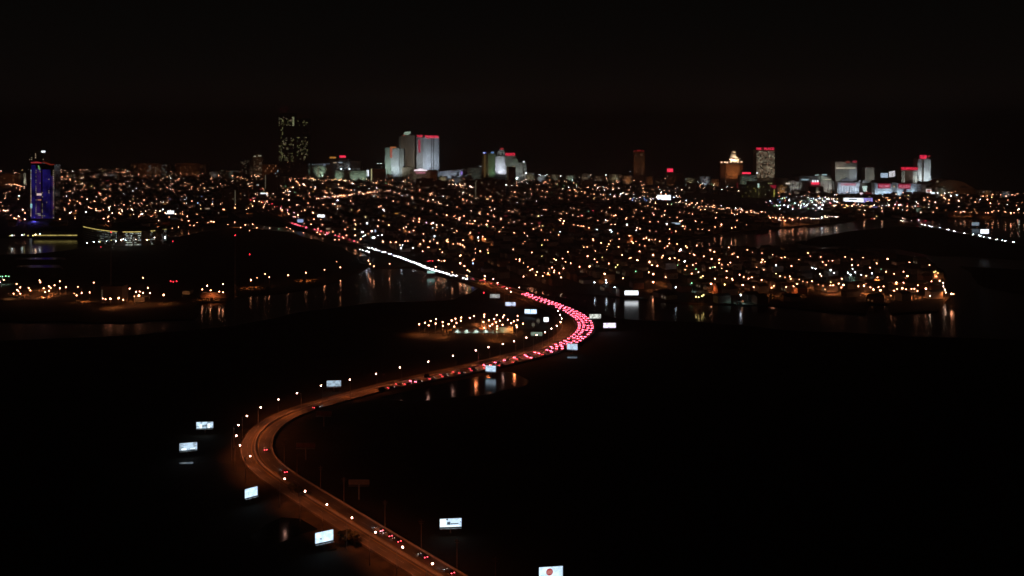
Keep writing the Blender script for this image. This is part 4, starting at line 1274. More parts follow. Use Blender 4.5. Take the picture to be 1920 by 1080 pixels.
B = Bld('casino_hotel', 'green-lit casino hotel with a row of roof lights and small domes', 580, 336)
B.block('wall', 545, 618, 310, None, 0, 34, m_green)
B.bands(545, 618, 311, 334, 0, m_green, 4.0)
for x in (552, 566, 580, 595, 605): B.block('pilaster', x, x + 3, 311, None, -1.2, 0, m_tan if x in (566, 595) else m_green)
b = MB()
for k in range(19): b.ball((B.X(546 + k * 4), -0.8, B.Z(310.0 - k * 0.15) + 0.4), 0.9, n=6, k=2)
b.build('roof_lights', glow('roof_row_light', (0.75, 0.85, 1.0), 1.1), B.root, kind='stuff')
for x, y in ((549.5, 308), (565, 308), (608, 306)):
    b = MB(); b.ball((B.X(x), 6, B.Z(310) - 0.5), 6.0, n=12, k=4, sz=0.9, top=True); b.build('dome', m_white, B.root)
    spot(B.root, (B.X(x), -8, B.Z(311)), (B.X(x), 4, B.Z(306)), PW * 0.008, CW_, 90)
for x in (556, 575, 600, 612): B.flood(x, 322, PW * 0.30, GW_, 34)
B = Bld('casino_hotel', 'stepped casino block with amber and red roof signs', 645, 337)
B.block('wall', 618, 655, 301, None, 0, 34, m_stucco); B.block('wall', 655, 676, 302, None, 4, 34, m_darkwall); B.block('parapet', 634, 655, 298, 301, 0, 20, m_stucco)
B.block('sign', 618.5, 630, 294, 297, -1, 0, g_amber); B.block('sign', 637, 648, 291.5, 295.5, -1, 0, g_redsign)
B.block('sign_frame', 620, 629, 297, 301, 0, 1, m_pole); B.block('sign_frame', 638, 647, 295.5, 298, 0, 1, m_pole)
B.windows(619, 653, 303, 328, 0, [g_wind], 0.1, name='lit_windows')
B.block('sign', 625, 631, 304, 306, -0.5, 0, g_winw); B.block('sign', 634, 642, 304, 305.5, -0.5, 0, g_winc)
B.flood(654, 312, PW * 0.06, CW_, 12, 322, 40); B.flood(636, 315, PW * 0.12, WA_, 50); B.flood(668, 315, PW * 0.05, (1, .8, .5), 50)
for x in (641, 643, 653, 656, 663, 671, 674):
    b = MB(); b.ball((B.X(x), -10, B.Z(316.5)), 1.0, n=6, k=2); b.build('lamp', g_cool if x in (641, 656) else g_winc, B.root)
B = Bld('casino_annex', 'low green-washed casino annex under the stepped block', 650, 341)
B.block('wall', 628, 690, 320, None, 0, 20, m_green); B.bands(628, 690, 321, 338, 0, m_green, 3.6)
for x in (635, 650, 665, 680): B.flood(x, 330, PW * 0.16, GW_, 26)
B = Bld('lit_pylon', 'white glowing pylon sign left of the yellow strip light', 689, 341, 'sign')
B.block('panel', 687.5, 691.5, 319, 330, 0, 2, g_whitesign); B.block('post', 688.5, 690.5, 330, None, 0.2, 1.6, m_pole)
B = Bld('strip_light_tower', 'narrow brick block with a tall yellow-white strip light on its corner', 705, 343)
B.block('wall', 698, 722, 317, None, 0, 20, m_brown); B.block('strip_light', 695.5, 697.5, 316.5, 342, -0.5, 1, glow('pale_yellow_strip', (0.9, 0.85, 0.45), 0.8)); B.block('wall', 694.5, 698, 316, None, 1.1, 6, m_brown); B.windows(699, 721, 319, 340, 0, [g_wino], 0.1); B.flood(710, 330, PW * 0.07, OR_, 50)

# -- floodlit casino group
B = Bld('casino_tower', 'pale floodlit casino tower with an orange light strip, left of the taller brown one', 740, 340)
B.block('wall', 722, 733, 277, None, 0, 28, m_green); B.block('recess_wall', 733, 737, 278, None, 2, 28, m_white); B.block('wall', 737, 749, 278, None, -1, 28, m_white); B.block('wall', 749, 757, 279, None, 3, 28, m_stucco)
B.block('light_strip', 731.5, 735, 277.5, 296, -0.8, 0, glow('salmon_strip', (0.85, 0.22, 0.14), 0.75)); B.block('light_strip', 731.5, 742, 275, 277.5, -1, 3, glow('orange_roof_line', (0.9, 0.3, 0.1), 0.7))
for x, c, pw in ((726, GW_, 0.50), (742, CW_, 0.62), (753, GW_, 0.35)): B.flood(x, 300, PW * pw, c, 48, 334, 95)
B = Bld('casino_tower', 'tall brown-grey casino tower with a pale green lit rooftop sign', 764, 336)
B.block('wall', 752, 777, 254, None, 0, 34, m_tan); B.block('side_wall', 748, 752, 255, None, 6, 34, m_stucco); B.windows(756, 776.5, 257, 312, 0, [g_wind], 0.06, dx=3.4, w=1.9, h=1.9)
B.poly('roof_sign', [(756.5, 252.5), (759, 247), (770.5, 246.5), (769, 251), (765, 253)], -2, 0, g_cyansign); B.block('roof', 755, 772, 251, 254, 1, 28, m_darkwall)
B.block('red_line', 755, 760, 253, 254.2, -1.5, -0.2, glow('red_roof_line', (0.8, 0.1, 0.04), 0.5))
B.flood(764, 290, PW * 0.34, (0.9, 0.85, 0.6), 70, 330, 90); B.flood(752, 300, PW * 0.12, CW_, 30, 330, 50)
B = Bld('casino_tower', 'brightest floodlit twin casino tower with red letters along the roof', 802, 336)
B.block('wall', 781, 793, 257, None, 2, 30, m_stucco); B.block('wall', 793, 808.5, 258, None, -1, 30, m_white); B.block('recess_wall', 808.5, 810, 259, None, 3, 30, m_darkwall); B.block('wall', 810, 812, 258, None, -1.5, 30, m_white); B.block('recess_wall', 812, 813.5, 259, None, 3, 30, m_darkwall); B.block('wall', 813.5, 823, 258, None, -0.5, 30, m_white)
B.block('parapet', 796, 823, 255.5, 258, 0, 28, m_white)
B.bands(781, 793, 258, 312, 2, m_stucco); B.bands(793, 808.5, 260, 312, -1, m_white, 3.6, 0.25); B.bands(813.5, 823, 260, 312, -0.5, m_white, 3.6, 0.25)
B.text('TRUMP', 787, 257, 4, 11, g_redsign, 0); B.text('TAJ MAHAL', 810, 258.5, 5, 26, g_redsign, -2)
B.block('light_strip', 784.5, 788, 262, 286, 1.2, 2, glow('pink_strip', (0.85, 0.07, 0.14), 0.75))
for x, c, pw in ((786, (0.9, 0.95, 0.85), 0.24), (797, CW_, 0.55), (804, CW_, 0.50), (811, CW_, 0.22), (819, CW_, 0.42)): B.flood(x, 285, PW * pw, c, 60, 330, 90)
B = Bld('casino_podium', 'long casino podium with a glowing white arched sign over pink letters', 792, 338)
B.block('wall', 758, 781, 312, None, -62, -30, m_tan); B.block('wall', 781, 822, 318, None, -62, -30, m_tan); B.block('corner_wall', 810, 820, 317, None, -66, -62.1, m_brown)
B.poly('arched_sign', [(780, 318.6), (780, 316.6), (785, 316.2), (788, 314.8), (792, 314.2), (796, 314.8), (798, 316.2), (803, 316.6), (803, 318.6)], -64, -63, glow('white_arch', (1.0, 0.86, 0.95), 2.2))
B.text('TAJ MAHAL', 792, 323.3, 3.4, 19, g_pinksign, -64)
spot(B.root, (B.X(770), -95, 4), (B.X(770), -62, B.Z(322)), PW * 0.05, WA_, 110, name='floodlight_beam'); spot(B.root, (B.X(790), -95, 4), (B.X(790), -62, B.Z(326)), PW * 0.05, (0.9, 0.8, 0.75), 110); spot(B.root, (B.X(815), -95, 4), (B.X(815), -66, B.Z(325)), PW * 0.03, OR_, 110)
spot(B.root, (B.X(779), -70, 2), (B.X(782), -62, B.Z(328)), PW * 0.006, (0.5, 1.0, 0.5), 60)
B = Bld('exhibition_hall', 'long low hall with a blue-grey washed wall right of the bright towers', 848, 339)
B.poly('wall', [(820, 339), (820, 322), (845, 319), (872, 317), (876, 318), (876, 339)], 0, 30, m_stucco); B.block('purple_sign', 864, 867, 321.5, 327.5, -1, 0, g_purple)
B.bands(820, 870, 322, 337, 0, m_stucco, 4, 0.4)
for x in (830, 843, 857): B.flood(x, 326, PW * 0.16, (0.62, 0.78, 1.0), 28)
B = Bld('hotel_block', 'grey low-rise hotel just left of the gold-lit narrow tower', 889, 340)
B.block('wall', 877, 903, 315, None, 0, 24, m_stucco); B.block('wall', 890, 903, 311, None, 4, 24, m_darkwall); B.windows(878, 902, 317, 336, 0, [g_wind], 0.12); B.flood(890, 325, PW * 0.05, GW_, 40); B.block('lamp', 899.5, 902, 311.3, 312.2, -1, 0, g_whitesign)

B = Bld('hotel_tower', 'narrow gold-lit tower with a blue sign on top', 909, 342)
B.block('wall', 903.5, 914.5, 288, None, 0, 22, m_brown); B.block('light_strip', 907.5, 910.5, 290, 332, -0.8, 0, glow('gold_strip', (0.7, 0.42, 0.14), 0.16)); B.block('sign', 905.5, 911.5, 285.5, 287.8, -1, 1, g_bluesign); B.block('sign_core', 906, 909, 286, 287.2, -1.5, -1.1, g_whitesign); B.flood(909, 305, PW * 0.14, (1, .55, .2), 40)
B = Bld('hotel_tower', 'green-lit slim tower with a blue sign on top', 922, 342)
B.block('wall', 915.5, 928.5, 288, None, 0, 22, m_green); B.block('sign', 920.5, 926, 284.5, 287.6, -1, 1, glow('soft_blue_sign', (0.25, 0.45, 0.9), 0.8)); B.flood(922, 312, PW * 0.30, (0.5, 0.85, 0.5), 45, None, 60); B.bands(916, 928, 290, 330, 0, m_green)
B = Bld('hotel_tower', 'white floodlit art deco tower with dark spire and red crown', 938, 341)
B.block('wall', 929, 947, 293, None, 0, 24, m_white); B.block('crown', 933, 947, 284, 293, 1, 22, m_stucco); B.poly('crown_top', [(935, 284), (937, 281), (944, 281), (946, 284)], 2, 18, m_stucco); B.block('shaft', 932.5, 938.5, 293, None, -2, 0, m_white); B.block('shaft', 940, 946, 293, None, -2, 0, m_white); B.block('recess', 934, 937, 288, 291.5, 0.6, 1, m_glass); B.block('recess', 940.5, 943.5, 287, 291, 0.6, 1, m_glass)
B.block('red_crown', 938, 944, 277.5, 281, 2, 8, g_redsoft)
b = MB(); b.tube((B.X(936.7), 10, B.Z(284)), (B.X(936.7), 10, B.Z(268)), 1.5, 0.5, 8); b.build('spire', m_stucco, B.root)
b = MB(); b.tube((B.X(927.5), 10, B.Z(290)), (B.X(929), 10, B.Z(268)), 0.5, 0.2, 6); b.build('spire', m_pole, B.root)
B.flood(935.5, 312, PW * 0.42, (0.85, 0.86, 1.0), 34, 331, 70); B.flood(943, 312, PW * 0.42, (0.85, 0.86, 1.0), 34, 331, 70); B.flood(938, 285, PW * 0.08, (0.9, .9, .9), 30, 330, 30)
B = Bld('hotel_tower', 'grey-green hotel block with a long red roof sign', 957, 342)
B.block('wall', 947, 967, 292, None, 6, 30, m_stucco); B.text('RESORTS', 956.5, 291.8, 5, 17, g_redsign, 4); B.block('sign_frame', 948, 966, 286.5, 292, 4.6, 5.2, glow('red_sign_ground', (0.8, 0.02, 0.05), 0.35)); B.poly('roof', [(962, 306), (963, 299), (967, 297), (971, 300), (972, 306)], 2, 20, m_green); B.flood(956, 305, PW * 0.26, GW_, 50, 334, 90)
B = Bld('hotel_block', 'pale stepped hotel wing with a white light on its roof corner', 977, 342)
B.block('wall', 967, 987, 305, None, 0, 26, m_stucco); B.windows(968, 986, 307, 330, 0, [g_wind], 0.1); B.flood(977, 318, PW * 0.16, (0.85, 0.92, 0.85), 44); B.block('lamp', 980.5, 983.5, 302.2, 304.6, -1, 1, g_whitebright)
for x, y in ((986, 324.5), (968.5, 334), (970, 333)):
    b = MB(); b.ball((B.X(x), -14, B.Z(y)), 1.1, n=6, k=2); b.build('lamp', g_cool, B.root)
B = Bld('apartment_block', 'brown apartment block standing in front of the floodlit hotels', 959, 352)
B.block('wall', 950, 967, 313, None, 0, 20, m_brown); B.windows(951, 966, 315, 350, 0, [g_wino, g_wind], 0.12); B.block('light_strip', 951.5, 953, 314, 338, -0.5, 0, glow('dim_gold_strip', (0.6, 0.4, 0.2), 0.12)); B.block('lamp', 962, 964.5, 311.3, 312.8, -1, 1, g_winw)

# -- dark blocks in the middle distance
for (x0, x1, yt, yb, lab, w, st) in ((780, 812, 335, 364, 'dark twin apartment slab in front of the casino podium', 0.05, None), (810, 838, 339, 366, 'dark lower slab with a column of faint windows', 0.07, None), (891, 948, 336, 374, 'dark stepped block with a thin pale strip light on its left edge', 0.04, (892, 341, 371)),
                                    (497, 521, 327, 363, 'dark slab with a pale vertical strip on its left edge', 0.04, (497.7, 328, 354)), (416, 465, 356, 388, 'dark wide block with a dim strip down its middle, left city', 0.03, (441, 357, 384)), (1226, 1246, 330, 352, 'small dim brown block right of the red-crowned tower', 0.08, None)):
    B = Bld('apartment_block', lab, (x0 + x1) / 2, yb)
    B.block('wall', x0, x1, yt, None, 0, 18, m_brown); B.block('roof', x0 + (x1 - x0) * 0.3, x0 + (x1 - x0) * 0.6, yt - 2.0, yt, 3, 12, m_darkwall)
    B.windows(x0 + 1, x1 - 1, yt + 2, yb - 3, 0, [g_wino, g_wind, g_winw], w)
    if st: B.block('strip_light', st[0] - 0.6, st[0] + 0.6, st[1], st[2], -0.5, 0, glow('dim_pale_strip', (0.7, 0.62, 0.4), 0.22))
B = Bld('hotel_tower', 'lone dim tower with a red crown in the centre right gap of the skyline', 1198, 345)
B.block('wall', 1188, 1209, 284, None, 0, 26, m_tan); B.windows(1189, 1208, 288, 330, 0, [g_wino, g_wind], 0.16); B.flood(1198, 300, PW * 0.12, OR_, 60)
for x in (1190, 1196, 1200, 1206): B.block('red_light', x - 1.6, x + 1.6, 281 if x in (1196, 1200) else 282, 283.8, -0.5, 0.5, glow('crown_red', (0.8, 0.04, 0.05), 0.35))
B = Bld('hotel_block', 'dim block carrying one square red sign', 1258, 350)
B.block('wall', 1250, 1265, 324, None, 0, 20, m_brown); B.block('sign', 1251, 1262, 316, 322.5, 0, 1.5, g_redsign); B.block('sign_frame', 1254, 1260, 322.5, 324, 0.2, 1.2, m_pole); B.windows(1251, 1264, 326, 348, 0, [g_wino], 0.12); B.flood(1258, 335, PW * 0.04, OR_, 40); B.block('wall', 1266, 1282, 325, None, 4, 20, m_darkwall)

B = Bld('hotel_tower', 'orange-lit brick tower with a glowing tiered cupola', 1373, 358)
B.block('wall', 1352, 1394, 306, None, 6, 30, m_brown); B.block('wall', 1361, 1387, 307, None, 0, 28, m_tan)
g_gold = glow('gold_floodlight_glow', (1.0, 0.62, 0.38), 3.0, 0.4, 0.2)
for x0, x1, y0, y1, d0, d1 in ((1352, 1394, 302.5, 306, 4, 30), (1368, 1388, 298, 302.5, 6, 26), (1371, 1385, 294, 298, 9, 23), (1373.5, 1382, 290, 294, 11, 21), (1375.5, 1380, 286, 290, 13, 19)):
    B.block('cupola_tier' if y0 < 302 else 'parapet', x0, x1, y0, y1, d0, d1, m_stucco)
B.poly('cupola_top', [(1374, 286), (1375.5, 284), (1380.5, 284), (1382, 286)], 12, 20, m_stucco)
for x, y in ((1353.5, 304.5), (1360, 304.5), (1364, 304.8), (1371, 303.5), (1378, 303.5), (1384, 304), (1391, 303.5)): B.block('parapet_light', x - 1.4, x + 1.4, y - 1.2, y + 1.2, 3.2, 3.9, g_gold)
for x in (1370, 1377, 1385): spot(B.root, (B.X(x), -2, B.Z(303.5)), (B.X(1377), 12, B.Z(291)), PW * 0.22, (1, .68, .4), 100, 0.9, 1)
for x in (1366, 1374, 1382): B.flood(x, 318, PW * 0.18, (1, .36, .12), 40, 345, 60)
B.flood(1355, 325, PW * 0.03, (1, .25, .1), 40)
B.block('red_wall', 1380, 1387, 342, 353, -6, 0, m_brown); B.block('red_sign', 1380.5, 1386.5, 342.5, 352, -6.4, -6.1, glow('dark_red_panel', (0.5, 0.02, 0.03), 0.25))
B = Bld('hotel_tower', 'broad tower packed with lit windows under two red roof signs', 1435.5, 358)
B.block('wall', 1418, 1453, 281, None, 0, 34, m_tan)
g_tanw = [glow('curtained_window', (0.72, 0.62, 0.42), 0.75, 0.5, 0.1), glow('curtained_window_dim', (0.55, 0.5, 0.36), 0.4, 0.5, 0.1), glow('curtained_window_red', (0.6, 0.34, 0.22), 0.45, 0.5, 0.1)]
B.windows(1418.5, 1452.5, 283, 333, 0, g_tanw, 0.86, dx=2.7, dz=2.9, w=2.0, h=2.0, fn=lambda u, v: 1.0 if noise.noise(Vector((u * 7, v * 9, 3.0))) > -0.28 else 0.45)
B.text('PARK', 1423, 281, 4.6, 9, g_redsign, -0.4); B.text('PLACE', 1442, 281, 4.6, 18, g_redsign, -0.4); B.block('sign_band', 1418, 1453, 277, 281, 1, 2, glow('deep_red_band', (0.7, 0.01, 0.05), 0.25)); B.flood(1436, 300, PW * 0.16, (1, .85, .6), 60, 345, 90)
B = Bld('hotel_block', 'low pale block with a red roof sign left of the bright windowed tower', 1403, 362)
B.block('wall', 1388, 1420, 329, None, 0, 26, m_green); B.block('sign', 1392, 1408, 323, 326.3, 2, 3, g_redsign); B.block('sign_frame', 1394, 1406, 326.3, 329, 2.2, 2.8, m_pole); B.windows(1389, 1419, 331, 350, 0, [g_wind], 0.1); B.flood(1396, 338, PW * 0.07, GW_, 40); B.flood(1414, 335, PW * 0.07, (.8, .9, 1), 40); B.block('lamp', 1418, 1420.5, 323, 325.5, -2, 0, g_whitesign)
B = Bld('casino_annex', 'dark olive block with broken lines of yellow windows and a glowing pole sign', 1423, 371)
B.block('wall', 1390, 1456, 347, None, 0, 28, m_darkwall); B.block('wall', 1405, 1452, 341, None, 6, 28, m_darkwall); B.windows(1391, 1455, 349, 369, 0, [glow('olive_yellow_window', (0.8, 0.7, 0.15), 0.35, 0.5, 0.1)], 0.16, w=2.2, h=1.2)
B.block('glowing_sign', 1420.5, 1423.5, 344, 351.5, -1.5, 0, glow('mint_sign', (0.7, 1.0, 0.85), 1.0)); B.block('post', 1421.4, 1422.6, 351.5, None, -1.2, -0.3, m_stucco); B.poly('red_sign', [(1443, 347), (1455, 347), (1455, 353), (1449, 353)], -1, 0, glow('crimson_panel', (0.7, 0.02, 0.06), 0.5)); B.block('light_line', 1441, 1449, 343, 345, 4.5, 5.9, g_wing)
B.block('light_column', 1450.5, 1452.5, 355, 369, -0.6, 0, glow('yellow_dotted_column', (0.9, 0.75, 0.15), 0.5, 0.9, 0.4)); B.flood(1420, 358, PW * 0.035, (.8, .8, .3), 40)

# -- colonnade casino complex
B = Bld('casino_complex', 'long casino front with white uplit columns and a red illuminated sign', 1520, 365)
B.block('wall', 1479, 1566, 340, None, 0, 40, m_stucco); B.block('upper_wall', 1500, 1562, 331, 340, 8, 40, m_stucco); B.block('penthouse', 1538, 1556, 327, 331, 12, 30, m_darkwall); B.block('side_wall', 1456, 1479, 334, None, 6, 36, m_brown); B.block('upper_block', 1490, 1503, 326, 332, 14, 26, m_darkwall)
B.block('cornice', 1478, 1567, 339, 340.6, -1.5, 0, m_stucco)
cols = [1482, 1487, 1493.5, 1499.5, 1508, 1512, 1519.5, 1525, 1530.5, 1535, 1544, 1553.5, 1558.5, 1563]
for x in cols:
    b = MB(); b.tube((B.X(x), -2.5, -0.2), (B.X(x), -2.5, B.Z(341)), 1.3, 1.15, 10); b.build('column', m_white, B.root)
for x in (1487, 1493.5, 1499.5, 1509.5, 1520, 1525.5, 1530.5, 1544.5, 1554, 1559):
    spot(B.root, (B.X(x), -7, 1.2), (B.X(x), -1.0, B.Z(350)), PW * 0.10, (1.0, 0.93, 0.85), 50, 0.9, 0.8)
    b = MB(); b.box(B.X(x) - 0.7, B.X(x) + 0.7, -8.2, -7.2, 0.2, 1.5); b.build('uplight', g_winw, B.root)
B.block('sign', 1520.5, 1535, 341.5, 345.5, -5, -3.9, g_redsign); b = MB()
for k in range(3): b.box(B.X(1522 + k * 4.5), B.X(1524.5 + k * 4.5), -5, -4, B.Z(341.3), B.Z(337.5))
b.build('sign_letters', g_whitesign, B.root, kind='stuff')
B.block('light_line', 1504, 1518, 336.5, 338, 6.5, 7.8, glow('blue_white_line', (0.6, 0.85, 1.0), 0.9, 0.4, .3)); B.block('light_line', 1545, 1560, 336.3, 337.5, 6.5, 7.8, glow('cream_line', (0.95, 0.9, 0.7), 0.9, .4, .3)); B.block('sign', 1473, 1482.5, 342.8, 345.2, -2, -1.5, glow('cream_sign', (1, .85, .7), 1.3)); B.block('light_line', 1531, 1538, 328, 329.5, 10.5, 11.8, glow('mint_line', (0.7, 0.95, 0.9), 0.9)); B.block('light_line', 1544, 1553, 327, 329.2, 10.5, 11.8, glow('cyan_line', (0.6, 0.9, 0.95), 0.8)); B.block('canopy', 1505, 1530, 359.5, 361, -12, -3, m_brown); B.block('light_line', 1541, 1551, 361.3, 363, -12, -11, g_ystrip); B.block('light_line', 1512, 1530, 361.5, 362.7, -13, -12.1, g_redsoft)
for x in (1490, 1510, 1530, 1550): B.flood(x, 348, PW * 0.13, (.95, .92, .82), 34)
B.flood(1545, 333, PW * 0.08, GW_, 20, 340)

B = Bld('hotel_tower', 'grey classical tower with a red roof pediment and a belt of lights', 1586, 358)
B.block('wall', 1566, 1607, 304, None, 0, 34, m_stucco); B.poly('roof_pediment', [(1583, 308), (1583.5, 304), (1589, 299), (1594.5, 304), (1595, 308)], -2, 0, m_stucco); B.poly('red_pediment', [(1584.5, 306), (1585, 304), (1589, 300.5), (1593, 304), (1593.5, 306)], -2.4, -2.05, glow('dull_red_pediment', (0.6, 0.10, 0.08), 0.35)); B.block('sign', 1599, 1606.5, 301, 305, -1, 0, glow('dull_red_sign', (0.8, 0.05, 0.10), 0.45)); B.windows(1567, 1606, 316, 340, 0, [g_wind], 0.1, w=1.5)
b = MB()
for k in range(13): b.box(B.X(1567 + k * 3.0), B.X(1569 + k * 3.0), -0.6, 0, B.Z(316.3), B.Z(313.7))
b.build('light_belt', glow('cream_belt', (1, .9, .7), 0.8, .5, .2), B.root, kind='stuff')
B.flood(1580, 325, PW * 0.26, (.85, .9, .8), 44, 344, 80); B.flood(1602, 327, PW * 0.16, CW_, 26, 340, 60); B.flood(1574, 308, PW * 0.05, (1, .6, .4), 30, 325, 50)
B = Bld('temple_front', 'white floodlit temple front with pediment and pink letters', 1589, 367)
B.block('wall', 1570, 1611, 342, None, 0, 18, m_white); B.poly('pediment', [(1575, 340.5), (1588, 332.5), (1601, 340.5)], -1, 12, m_white); B.block('cornice', 1573, 1604, 340.5, 342, -1.5, 12, m_white)
for x in range(1573, 1611, 5):
    b = MB(); b.tube((B.X(x), -2.5, -0.2), (B.X(x), -2.5, B.Z(349)), 1.3, 1.1, 10); b.build('column', m_white, B.root)
B.block('entablature', 1570, 1611, 342, 348.8, -3.6, 0, m_white); B.text('CAESARS', 1589.5, 347.6, 4.2, 28, glow('pink_letters', (0.95, 0.16, 0.26), 0.9), -4)
for x in (1574, 1583, 1592, 1601, 1608): B.flood(x, 352, PW * 0.18, CW_, 26)
B = Bld('hotel_tower', 'plain grey slab with tiny red roof lights right of the classical tower', 1630, 357)
B.block('wall', 1622, 1639, 314, None, 0, 26, m_stucco); B.block('roof', 1626, 1634, 312, 314, 4, 20, m_darkwall); B.flood(1630, 328, PW * 0.2, (.9, .9, .8), 50, 344, 80); B.bands(1622, 1639, 316, 350, 0, m_stucco)
for x in (1627, 1631, 1640): 
    b = MB(); b.ball((B.X(x), 5, B.Z(312)), 0.8, n=6, k=2); b.build('warning_light', glow('dim_red_beacon', (0.7, 0.02, 0.04), 0.35), B.root)
B = Bld('casino_complex', 'arcade with a cup-shaped mint sign and red awnings', 1620, 366)
B.block('wall', 1608, 1639, 343, None, 4, 24, m_darkwall); B.poly('cup_sign', [(1618, 349), (1627, 349), (1625.5, 357), (1623, 359.5), (1621, 359.5), (1619, 357)], 2.4, 3.9, glow('mint_cup', (0.75, 1.0, 0.92), 1.2)); B.poly('roof_scroll', [(1609.5, 341), (1612, 338), (1615, 337.6), (1614, 341)], 3, 8, m_white); B.poly('roof_scroll', [(1618, 342), (1620, 338), (1624, 339), (1629, 342.6), (1618, 343)], 3, 8, m_white); B.block('pink_sign', 1610.5, 1616.5, 361, 365, -6, -5, glow('pink_white_sign', (1, .8, .9), 1.8)); B.block('white_sign', 1635, 1641, 360, 366, -6, -5, g_whitebright); B.block('awning', 1620, 1632, 361, 364, -8, -3, glow('red_awning_light', (0.6, 0.05, 0.05), 0.25)); B.block('post', 1637, 1639, 342, 360, -4, -3, m_stucco); B.block('post', 1612.8, 1614.2, 365, None, -5.8, -5.2, m_pole); B.block('post', 1637.3, 1638.7, 366, None, -5.8, -5.2, m_pole)
B.flood(1616, 345, PW * 0.02, (.9, 1, .95), 12, 350, 90)
B = Bld('video_wall', 'huge curving white and violet screen above the street', 1609, 384, 'video screen')
B.block('frame', 1581, 1638, 370, 381.5, 1, 4, m_darkwall); B.poly('screen', [(1582, 371), (1600, 371.5), (1619, 371.5), (1619, 379), (1610, 379), (1600, 378), (1588, 380), (1582, 379)], 0, 0.9, g_whitesign); B.block('violet_screen', 1619.5, 1636, 371.5, 380.5, 0, 0.9, glow('violet_screen_light', (0.42, 0.36, 0.95), 1.0, .6, .25)); B.block('print', 1592, 1607, 373, 375, -0.3, -0.02, g_bd); B.block('post', 1590, 1592, 381.5, None, 1.5, 3, m_pole); B.block('post', 1626, 1628, 381.5, None, 1.5, 3, m_pole)
B = Bld('roof_billboard', 'pale blue rooftop screen above the red-signed casino', 1658, 352, 'billboard')
B.block('screen', 1651.5, 1665, 324.5, 333, 0, 1, glow('sky_screen', (0.6, 0.78, 1.0), 1.1)); B.block('post', 1654, 1655, 333, None, 0.3, 0.9, m_pole); B.block('post', 1661, 1662, 333, None, 0.3, 0.9, m_pole)
B = Bld('roof_billboard', 'white tilted rooftop screen with a faint figure beside the blue one', 1672, 352, 'billboard')
B.poly('screen', [(1667, 322), (1678, 320), (1678.3, 330.5), (1667.5, 332.5)], 0, 1, glow('white_screen', (0.95, 0.93, 1.0), 1.2, .2, .3)); B.block('print', 1672, 1673.5, 324, 330, -0.3, -0.02, glow('screen_figure', (0.6, 0.65, 0.5), 0.8)); B.block('post', 1669, 1670, 332, None, 0.3, 0.9, m_pole); B.block('post', 1675, 1676, 331, None, 0.3, 0.9, m_pole)
B = Bld('hotel_tower', 'squat brown hotel tower under a long red two-word sign', 1705, 359)
B.block('wall', 1690, 1697, 320, None, 0, 28, m_stucco); B.block('wall', 1712, 1720, 320, None, 0, 28, m_stucco); B.block('wall', 1697, 1712, 319.5, None, 1.5, 28, m_brown); B.text('TRUMP PLAZA', 1705.5, 318, 4.2, 31, g_redsign, -0.5); B.block('sign_band', 1689.5, 1721.5, 313, 319.4, 0.6, 1.4, glow('red_band', (0.8, 0.015, 0.04), 0.5)); B.windows(1698, 1711, 322, 342, 1.5, [g_wino], 0.1)
B.flood(1693, 332, PW * 0.12, (.9, .9, .8), 30, 345); B.flood(1716, 332, PW * 0.12, (.9, .9, .8), 30, 345)
B = Bld('hotel_tower', 'rightmost tall floodlit tower with red signs on its roof', 1733, 359)
B.block('wall', 1721, 1728, 298, None, 0, 30, m_white); B.block('recess_wall', 1728, 1732.5, 298.5, None, 3, 30, m_darkwall); B.block('wall', 1732.5, 1745, 298, None, 0, 30, m_white); B.block('penthouse', 1724, 1744, 295, 298, 4, 26, m_darkwall); B.text('TRUMP', 1731, 297.6, 6.5, 13, g_redsign, -1); B.block('sign_band', 1724.5, 1737, 290.5, 298, 0, 0.8, glow('rose_band', (0.9, 0.03, 0.1), 0.6)); B.text('P', 1742, 296, 5, 4, g_redsoft, -1); B.bands(1721, 1728, 300, 345, 0, m_white, 3.6, .25); B.bands(1732.5, 1745, 300, 345, 0, m_white, 3.6, .25)
B.flood(1724, 327, PW * 0.3, (.82, .92, .9), 30, 346, 90); B.flood(1741, 327, PW * 0.45, (.80, .92, .95), 32, 344, 90)
B = Bld('casino_complex', 'low casino front washed blue-white with two red signs', 1687, 367)
B.block('wall', 1640, 1672, 343.5, None, 0, 30, m_white); B.block('wall', 1672, 1681, 342, None, -2, 30, m_stucco); B.block('wall', 1681, 1720, 344, None, 0, 30, m_white); B.block('wall', 1720, 1736, 345, None, 2, 30, m_white); B.block('upper_wall', 1640, 1690, 339, 343, 8, 28, m_darkwall)
B.block('sign_board', 1646.5, 1669, 344.5, 353, -1.2, -0.1, glow('crimson_board', (0.8, 0.03, 0.10), 0.6)); B.text('TRUMP', 1657.5, 351.5, 5, 20, g_pinksign, -1.6); B.block('sign_board', 1684.5, 1707, 345, 353.5, -1.2, -0.1, glow('crimson_board_dim', (0.8, 0.03, 0.09), 0.5)); B.text('PLAZA', 1696, 352, 5, 20, g_pinksign, -1.6); B.block('lamp', 1674, 1677, 348, 351, -3, -2.1, g_winw)
for x in (1644, 1657, 1666, 1686, 1700, 1710, 1724, 1729): B.flood(x, 358, PW * 0.07, (0.62, 0.82, 1.0), 12, None, 110)
B.block('corner_panel', 1728, 1736, 346, 357, -1, 1.8, m_stucco)
B = Bld('billboard', 'small red screen in a white frame near the arena', 1741, 368, 'billboard')
B.block('frame', 1736.5, 1746, 354.5, 361, 0, 1, glow('frame_light', (1, .85, .8), 1.3)); B.block('screen', 1738.5, 1744, 356, 359.5, -0.4, -0.02, glow('red_screen', (0.8, 0.06, 0.06), 0.8)); B.block('post', 1740.5, 1741.5, 361, None, 0.2, 0.8, m_pole)
B = Bld('billboard', 'small glowing white board right of the red framed screen', 1749, 369, 'billboard')
